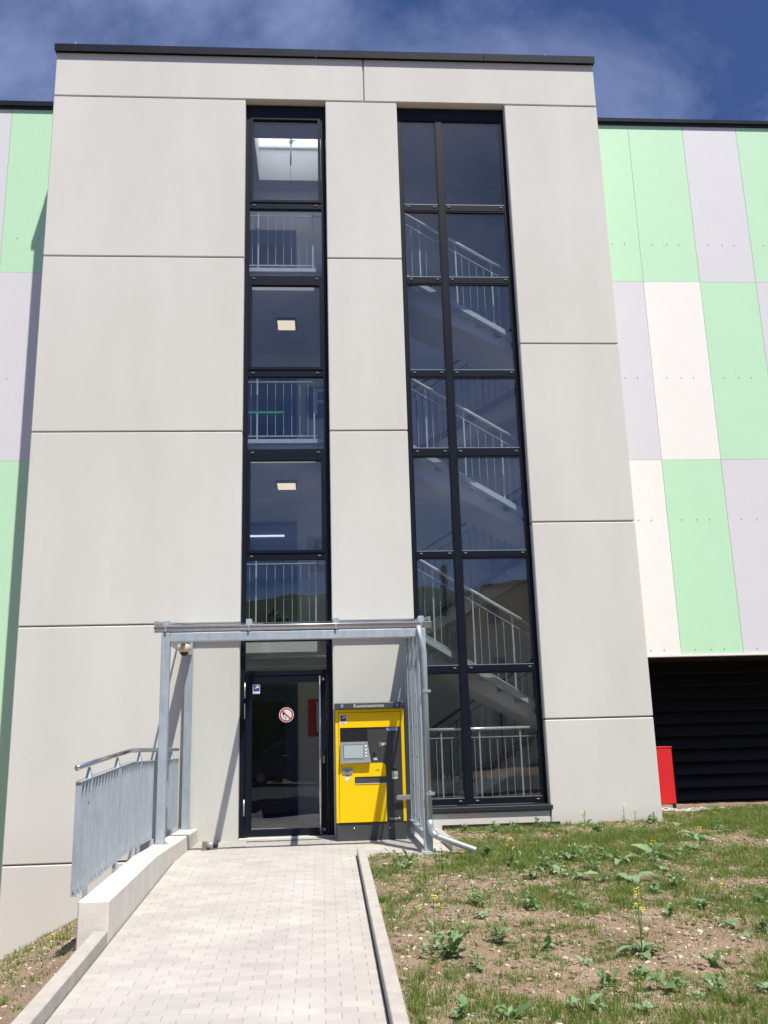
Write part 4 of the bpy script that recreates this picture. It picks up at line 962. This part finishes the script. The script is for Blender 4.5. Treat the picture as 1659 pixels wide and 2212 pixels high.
# grass hugging the bottom of the left facade
# pebbles
def rock(mb, c, r, rnd, sq=0.6):
    t = [(0, 0, 1), (.89, 0, .45), (.28, .85, .45), (-.72, .53, .45), (-.72, -.53, .45), (.28, -.85, .45), (.72, .53, -.45), (-.28, .85, -.45), (-.89, 0, -.45), (-.28, -.85, -.45), (.72, -.53, -.45), (0, 0, -1)]
    F = [(0, 1, 2), (0, 2, 3), (0, 3, 4), (0, 4, 5), (0, 5, 1), (1, 6, 2), (2, 7, 3), (3, 8, 4), (4, 9, 5), (5, 10, 1), (6, 7, 2), (7, 8, 3), (8, 9, 4), (9, 10, 5), (10, 6, 1), (11, 7, 6), (11, 8, 7), (11, 9, 8), (11, 10, 9), (11, 6, 10)]
    i = len(mb.v); a = rnd.uniform(0, 6.28); ca, sa = math.cos(a), math.sin(a); ex = rnd.uniform(.75, 1.35)
    for p in t:
        q = rnd.uniform(.72, 1.2); x, y, z = p[0] * r * ex * q, p[1] * r * q, p[2] * r * sq * q
        mb.v.append((c[0] + x * ca - y * sa, c[1] + x * sa + y * ca, c[2] + z))
    for f in F: mb.f.append(tuple(i + q for q in f)); mb.m.append(0)
pb = MB(); c = 0
while c < 6000:
    x = rg.uniform(0.5, 7.0); y = rg.uniform(-9, 1.2)
    if (x < 1.65 and y > -2.2) or (x < 4.78 and y > -0.03): continue
    if rg.random() < 0.55 * dens(x, y): continue
    r_ = rg.choice([.005, .006, .008, .010, .013, .017]) * rg.uniform(.8, 1.3); rock(pb, (x, y, gz(x, y) + r_ * .15), r_, rg); c += 1
c = 0
while c < 2600:
    x = rg.uniform(-5, -1.85); y = rg.uniform(-9, -0.1); r_ = rg.choice([.006, .008, .012, .018]) * rg.uniform(.8, 1.3); rock(pb, (x, y, gz(x, y) + r_ * .15), r_, rg); c += 1
tag(link('pebbles', pb.mesh('pebbles', PEBBLE, fix=False)), 'small pale pebbles scattered over the bare soil', 'pebbles', None, 'stuff')
cr = MB(); c = 0
while c < 5200:
    x = rg.uniform(0.5, 6.6); y = rg.uniform(-8.4, 1.1)
    if not free_soil(x, y) or rg.random() < .75 * dens(x, y): continue
    r_ = .006 + .028 * rg.random() ** 3; rock(cr, (x, y, gz(x, y) + r_ * .1), r_, rg, .7); c += 1
for k in range(900):
    x = rg.uniform(-4.5, -1.9); y = rg.uniform(-9, -.2); r_ = .008 + .03 * rg.random() ** 3; rock(cr, (x, y, gz(x, y) + r_ * .1), r_, rg, .7)
tag(link('soil_crumbs', cr.mesh('soil_crumbs', mat('soil_crumb', (0.26, 0.18, 0.12), .95, rand=.3, var=.15, scale=20), fix=False)), 'brown crumbs of loose soil', 'soil', None, 'stuff')
gv = MB()
for i in range(2600):
    x = rg.uniform(4.8, 9.0); y = rg.uniform(1.02, 1.30); r_ = rg.uniform(.010, .024); rock(gv, (x, y, gz(x, y) + .01 + r_ * .3), r_, rg)
tag(link('gravel_strip', gv.mesh('gravel_strip', GRAVEL, fix=False)), 'strip of pale gravel along the foot of the dark louvres', 'gravel', None, 'stuff')
# larger stones and clods
for i in range(60):
    x = rg.uniform(0.6, 5.5); y = rg.uniform(-8, -0.2)
    if x < 1.7 and y > -2.3: continue
    m = MB(); r_ = rg.uniform(.018, .038); rock(m, (0, 0, 0), r_, rg)
    tag(link('stone', m.mesh('stone', PEBBLE), None, (x, y, gz(x, y) + r_ * .2)), 'loose pale stone lying on the bare soil', 'stone', 'loose stones on the soil')
for i in range(22):
    x = rg.uniform(0.6, 5.0); y = rg.uniform(-8, -0.3)
    if x < 1.7 and y > -2.3: continue
    m = MB(); r_ = rg.uniform(.035, .075); rock(m, (0, 0, 0), r_, rg, .5)
    tag(link('earth_clod', m.mesh('earth_clod', CLOD), None, (x, y, gz(x, y) - r_ * .05)), 'dark lump of earth among the grass', 'clod', 'lumps of earth on the soil')

ORD = ['', 'second ', 'third ', 'fourth ', 'fifth ', 'sixth ', 'seventh ', 'eighth ', 'ninth ', 'tenth ', 'eleventh ', 'twelfth ', 'thirteenth ', 'fourteenth ', 'fifteenth ']
def ranked(pts):
    q = sorted(pts, key=lambda p: p[1]); return [(p[0], p[1], ORD[i] + 'nearest the camera') for i, p in enumerate(q)]
# weeds
def leaf_mesh(name, L_, W_, mt, lob=0.12, curl=0.25):
    vs = []; fs = []; n = 6
    for i in range(n + 1):
        t = i / n; w = W_ / 2 * (math.sin(math.pi * min(1, t ** .8 * .96 + .04)) ** .8) * (1 + lob * (1 if i % 2 else -1)); w = max(w, .0015)
        zc = L_ * (0.35 * t - curl * 1.6 * t * t); xx = L_ * t * (1 - .12 * t)
        vs += [(xx, -w, zc + w * .28), (xx, 0, zc), (xx, w, zc + w * .28)]
    for i in range(n):
        a = 3 * i; fs += [(a, a + 1, a + 4, a + 3), (a + 1, a + 2, a + 5, a + 4)]
    me = bpy.data.meshes.new(name); me.from_pydata(vs, [], fs); me.materials.append(mt); me.polygons.foreach_set('use_smooth', [True] * len(fs)); me.update(); return me
LB = [leaf_mesh('leaf', rg.uniform(.11, .19), rg.uniform(.055, .10), LEAF, rg.uniform(.05, .25), rg.uniform(.12, .45)) for _ in range(9)]
LS = [leaf_mesh('leaf', rg.uniform(.07, .11), rg.uniform(.03, .06), LEAF, rg.uniform(.05, .25), rg.uniform(.1, .4)) for _ in range(5)]
LD = [leaf_mesh('leaf', rg.uniform(.06, .11), rg.uniform(.035, .07), LEAFD, rg.uniform(.1, .3), rg.uniform(.05, .4)) for _ in range(8)]
def flower_mesh():
    m = MB(); r_ = random.Random(5)
    for k in range(7):
        c = (r_.uniform(-.018, .018), r_.uniform(-.018, .018), r_.uniform(-.012, .02)); a0 = r_.uniform(0, 1.5); tl = r_.uniform(-.4, .4)
        for q in range(4):
            a = a0 + q * math.pi / 2; d = Vector((math.cos(a), math.sin(a), .25 + tl * math.cos(a))); s_ = Vector((-math.sin(a), math.cos(a), 0)); c_ = Vector(c)
            m.poly([c_, c_ + d * .007 + s_ * .0045, c_ + d * .012, c_ + d * .007 - s_ * .0045])
    return m.mesh('flower_head', FLOWER, fix=False)
FH = flower_mesh()
def child(parent, name, me, loc, rot, sc=1.0):
    o = bpy.data.objects.new(name, me); COL.objects.link(o); o.parent = parent; o.location = loc; o.rotation_euler = rot; o.scale = (sc, sc, sc); return o
def rosette(x, y, s, label, group='broad leaved weeds'):
    o = thing('weed', (x, y, gz(x, y)), label, 'weed', group); n = rg.randint(4, 9); a0 = rg.uniform(0, 6.28)
    for i in range(n):
        a = a0 + i * 2.4 + rg.uniform(-.35, .35); of = rg.uniform(0, .05) * s
        child(o, 'leaf', rg.choice(LB + LS), (of * math.cos(a), of * math.sin(a), .008 + rg.uniform(0, .045) * s), (rg.uniform(-.35, .35), rg.uniform(-.65, .25), a), s * rg.uniform(.45, 1.15))
    return o
def mustard(x, y, h, s, label, heads=2, group='yellow flowering weeds'):
    o = rosette(x, y, s, label, group)
    tops = []; m = MB()
    for k in range(heads):
        a = rg.uniform(0, 6.28); sp = 0 if k == 0 else rg.uniform(.06, .14) * h / .4; hh = h if k == 0 else h * rg.uniform(.62, .9)
        m.tube([(0, 0, 0), (sp * .2 * math.cos(a), sp * .2 * math.sin(a), hh * .45), (sp * math.cos(a), sp * math.sin(a), hh)], [.0042, .0032, .002], 6); tops.append((sp * math.cos(a), sp * math.sin(a), hh))
    child(o, 'stem', m.mesh('stem', STEM), (0, 0, 0), (0, 0, 0))
    for t in tops: child(o, 'flower_head', FH, t, (0, 0, rg.uniform(0, 6)), rg.uniform(.85, 1.25))
    for q in range(4):
        z = h * rg.uniform(.2, .75); child(o, 'leaf', rg.choice(LS), (0, 0, z), (0, rg.uniform(-.6, .1), rg.uniform(0, 6.28)), s * rg.uniform(.5, .9))
    return o
def bushy(x, y, h, label, stems=4, group='bushy dark weeds', fl=0):
    o = thing('weed', (x, y, gz(x, y)), label, 'weed', group); m = MB()
    for k in range(stems):
        a = rg.uniform(0, 6.28); sp = rg.uniform(.1, .9) * h; hh = h * rg.uniform(.35, 1); bx, by = rg.uniform(-.04, .04) * h * 5, rg.uniform(-.04, .04) * h * 5
        p1 = Vector((bx + sp * math.cos(a), by + sp * math.sin(a), hh)); p0 = Vector((bx, by, 0)); m.tube([p0, p0.lerp(p1, .5) + Vector((0, 0, hh * .08)), p1], [.0035, .0028, .0015], 5)
        for q in range(8):
            t = .1 + .9 * q / 7; p = p0.lerp(p1, t); child(o, 'leaf', rg.choice(LD + LS), p, (rg.uniform(-.5, .5), rg.uniform(-1.0, .5), q * 2.4 + rg.uniform(-.6, .6)), rg.uniform(.4, 1.2) * (1.2 - .55 * t))
        if k < fl: child(o, 'flower_head', FH, p1 + Vector((0, 0, .02)), (0, 0, 0), 1.0)
    child(o, 'stem', m.mesh('stem', STEM), (0, 0, 0), (0, 0, 0)); return o
bushy(0.84, -6.33, .26, 'large bushy weed with yellow flowers near the ramp kerb', 7, 'bushy dark weeds', 0)
mustard(0.80, -6.10, .36, .8, 'tall weed with three yellow flower heads near the ramp kerb', 3)
mustard(2.23, -6.42, .42, 1.15, 'tallest yellow flowering weed with pale broad leaves in the middle of the grass', 4)
mustard(3.12, -5.78, .30, .8, 'yellow flowering weed near the edge of the picture', 1)
mustard(2.11, -4.70, .26, .9, 'single stemmed yellow flowering weed in the middle distance', 1)
mustard(1.98, -3.13, .26, .9, 'yellow flowering weed between the outlet pipe and the wide window', 3)
bushy(0.82, -2.93, .26, 'leafy weed with a yellow flower at the end of the ramp kerb', 5, 'bushy dark weeds', 1)
mustard(1.30, -2.58, .20, .8, 'small weed with yellow flower below the downpipe elbow', 1)
rosette(1.51, -7.44, 1.1, 'broad leaved rosette weed closest to the camera')
for x, y, w_ in ranked(((1.31, -5.97), (1.77, -5.0), (2.63, -2.99), (2.22, -3.43), (1.84, -2.55), (0.95, -2.55), (1.31, -4.83), (2.45, -3.35), (2.05, -3.75), (2.75, -3.45), (3.05, -3.0))): bushy(x, y, rg.uniform(.14, .22), 'dark leafy weed in the rough grass, ' + w_ + ' of its kind', 3)
for x, y, w_ in ranked(((2.69, -3.99), (3.13, -3.22), (3.87, -2.81), (4.43, -1.97), (5.04, -1.36), (4.65, -0.79), (2.18, -4.99), (2.9, -2.61), (2.95, -4.05), (2.5, -3.85), (4.1, -2.6), (3.6, -2.9), (2.35, -3.7), (3.4, -3.6), (2.15, -2.75))):
    rosette(x, y, rg.uniform(.85, 1.35), 'pale broad leaved weed in the far grass, ' + w_ + ' of its kind')
for x, y, w_ in ranked(((3.34, -5.96), (2.99, -4.57), (3.21, -4.41), (3.68, -5.24), (2.04, -6.94), (2.38, -7.31), (1.1, -7.55), (0.76, -7.54), (2.8, -5.42), (3.17, -5.24), (2.11, -7.27), (1.03, -6.63), (1.6, -6.2), (2.6, -6.8), (1.75, -7.1))):
    bushy(x, y, rg.uniform(.08, .15), 'low green seedling on the open soil, ' + w_ + ' of its kind', 2)
for x, y, w_ in ranked(((3.57, -0.3), (4.15, -0.2), (4.22, -0.46), (5.05, -1.2), (4.2, -2.7), (3.5, -3.2))): mustard(x, y, rg.uniform(.18, .26), .75, 'small yellow flowering weed towards the tower, ' + w_, rg.randint(1, 2))
for x, y, w_ in ranked(((2.56, -0.4), (3.5, -1.01), (3.0, -0.3), (1.9, -0.5), (4.5, -0.3), (2.2, -0.9))): bushy(x, y, rg.uniform(.10, .17), 'low leafy weed at the foot of the tower wall, ' + w_, 3)
k_ = 0
while k_ < 34:
    x, y = rg.uniform(.65, 5.2), rg.uniform(-7.6, -.5)
    if not free_soil(x - .12, y) or x > 2.6 + .42 * (y + 8): continue
    rosette(x, y, rg.uniform(.3, .6), 'tiny flat weed rosette among the grass', 'tiny weed rosettes'); k_ += 1
mustard(-2.6, -3.6, .12, .4, 'tiny yellow flower on the bank left of the ramp', 1)

# ------------------------------------------------------------------ across the road (seen in the window reflections)
hv = []; hf = []
hx = [-120 + 8 * i for i in range(31)]
for j, (yy, k) in enumerate(((-60, 0.0), (-68, .55), (-78, .9), (-90, 1.0))):
    for x in hx: hv.append((x, yy, -1 + k * (15.5 + 3.0 * math.sin(x * .045 + 1) + 1.3 * noise.noise(Vector((x * .11, j * 2.0, 0))))))
for j in range(3):
    for i in range(30): hf.append((j * 31 + i, (j + 1) * 31 + i, (j + 1) * 31 + i + 1, j * 31 + i + 1))
me = bpy.data.meshes.new('hill'); me.from_pydata(hv, [], hf); me.materials.append(mat('hill_woods', (0.05, 0.075, 0.025), .95, var=.4, scale=.4)); me.polygons.foreach_set('use_smooth', [True] * len(hf)); me.update()
tag(link('hill', me), 'dark wooded hill beyond the road', None, None, 'structure')
hs = thing('house', (14.5, -46, -0.6), 'plain rendered house across the road with pitched roof', 'building')
HW = mat('house_render', (0.66, 0.56, 0.34), 0.9, var=.06, scale=2); RT = mat('roof_tiles', (0.22, 0.09, 0.06), .8, var=.2, scale=12)
part(hs, 'wall', MB().prism([(9.2, -45.0, -.7), (21, -45.0, -.7), (21, -45.0, 10.5), (10.6, -45, 10.5), (9.2, -45.0, 8.2)], (0, -9, 0)), HW)
part(hs, 'roof', MB().prism([(8.4, -44.6, 7.0), (10.55, -44.6, 10.53), (21.3, -44.6, 10.53), (21.3, -44.6, 10.7), (10.45, -44.6, 10.7), (8.2, -44.6, 7.05)], (0, -10, 0)), RT)
for zz in (1.5, 4.8, 8.1):
    for xx in (10.6, 13.4, 16.2, 19.0):
        w_ = part(hs, 'window', MB().box(xx, xx + 1.1, -45.02, -44.97, zz, zz + 1.4), WHITE); part(w_, 'glazing', MB().box(xx + .08, xx + 1.02, -44.969, -44.96, zz + .08, zz + 1.32), BLACK)
hg = thing('hedge', (-2, -31, -0.6), 'dense dark hedge across the road', 'hedge'); m = MB(); r_ = random.Random(21)
for k in range(9000):
    p = Vector((r_.uniform(-10, 6.5), -31 + r_.uniform(-.7, .7), r_.uniform(-.6, 3.6 + .5 * math.sin(k)))); a = Vector((r_.uniform(-1, 1), r_.uniform(-.5, .5), r_.uniform(-1, 1))).normalized() * .14; b = a.cross(Vector((0, 1, r_.uniform(-.5, .5)))).normalized() * .10
    m.poly([p - a, p + b, p + a, p - b])
link('foliage', m.mesh('foliage', TREELEAF, fix=False), hg); part(hg, 'stem', MB().tube([(-2, -31, -.8), (-2, -31, 1.5)], .08, 6), BARK)
def tree(x, y, h, label, seed):
    r_ = random.Random(seed); o = thing('tree', (x, y, -0.7), label, 'tree', 'leafy trees across the road')
    t = MB().tube([(x, y, -0.8), (x + .1, y, h * .3), (x, y + .1, h * .6)], [.22, .16, .08], 8)
    for k in range(5):
        a = r_.uniform(0, 6.28); t.tube([(x, y, h * (.25 + .06 * k)), (x + 1.6 * math.cos(a), y + 1.6 * math.sin(a), h * (.5 + .07 * k))], [.09, .03], 6)
    part(o, 'trunk', t, BARK)
    m = MB(); cl_ = [(Vector((x + r_.uniform(-2.3, 2.3), y + r_.uniform(-2, 2), h * r_.uniform(.35, .88))), r_.uniform(.8, 1.6)) for _ in range(16)]
    for k in range(2600):
        c_, rr = r_.choice(cl_); d = Vector((r_.gauss(0, 1), r_.gauss(0, 1), r_.gauss(0, 1))).normalized() * rr * r_.uniform(.5, 1.05); p = c_ + d
        a = Vector((r_.uniform(-1, 1), r_.uniform(-1, 1), r_.uniform(-.6, .6))).normalized() * .16; b = a.cross(Vector((r_.uniform(-1, 1), r_.uniform(-1, 1), 1))).normalized() * .11
        m.poly([p - a, p + b, p + a, p - b])
    link('crown', m.mesh('crown', TREELEAF, fix=False), o)
for i, (x, y, h) in enumerate(((-14, -48, 10.5), (-8.5, -47, 11), (-3.5, -49, 11.2), (1.5, -47, 10.6), (5.5, -50, 9.6), (25, -46, 11), (-20, -47, 11))):
    tree(x, y, h, 'dense leafy tree standing across the road', 40 + i)
fo = thing('fir_tree', (8.1, -45.5, -0.7), 'slender dark fir tree beside the house across the road', 'tree')
part(fo, 'trunk', MB().tube([(8.1, -45.5, -.8), (8.1, -45.5, 12.0)], [.2, .03], 8), BARK)
m = MB(); r_ = random.Random(9)
for k in range(3600):
    t = r_.random() ** .8; z = .6 + t * 11.4; rad = (1 - t) * 2.0 * (0.55 + .45 * abs(math.sin(z * 4.2))) + .05; a = r_.uniform(0, 6.283); q = r_.uniform(.2, 1)
    p = Vector((8.1 + rad * q * math.cos(a), -45.5 + rad * q * math.sin(a), z - .35 * rad * q)); d = Vector((math.cos(a), math.sin(a), -.25)) * .22; s_ = Vector((-math.sin(a), math.cos(a), 0)) * .05
    m.poly([p - d, p + s_, p + d, p - s_])
link('crown', m.mesh('crown', FIRLEAF, fix=False), fo)
# parked van across the road
vn = thing('parked_van', (-1.2, -25.5, -0.52), 'dark blue van parked on the road', 'van')
VP = mat('van_paint', (0.03, 0.04, 0.08), .25, .3)
m = MB(); pr = [(-3.4, .30), (-3.45, .75), (-2.75, .98), (-2.05, 1.62), (-1.7, 1.78), (1.2, 1.80), (1.32, 1.0), (1.35, .30)]
m.prism([(x, -26.4, -.52 + z) for x, z in pr], (0, 1.8, 0)); body = part(vn, 'body', m, VP, False, .05)
part(vn, 'side_window', MB().prism([(x, -24.59, -.52 + z) for x, z in ((-2.45, 1.05), (-1.95, 1.52), (-1.2, 1.6), (-1.2, 1.05))], (0, -.02, 0)), BLACK); part(vn, 'side_window', MB().box(-1.1, .1, -24.61, -24.585, .53, 1.10), BLACK); part(vn, 'side_window', MB().box(.2, 1.1, -24.61, -24.585, .53, 1.10), BLACK)
for x in (-2.5, .55):
    for y in (-24.7, -26.3):
        w_ = part(vn, 'wheel', MB().tube([(x, y - .1, -.20), (x, y + .12, -.20)], .32, 20), BLACK); part(w_, 'rim', MB().tube([(x, y + .121, -.20), (x, y + .13, -.20)], .19, 14), SILVER)
for z in (.75,): part(vn, 'headlight', MB().box(-3.46, -3.3, -24.95, -24.62, .12, .30), PWHITE)
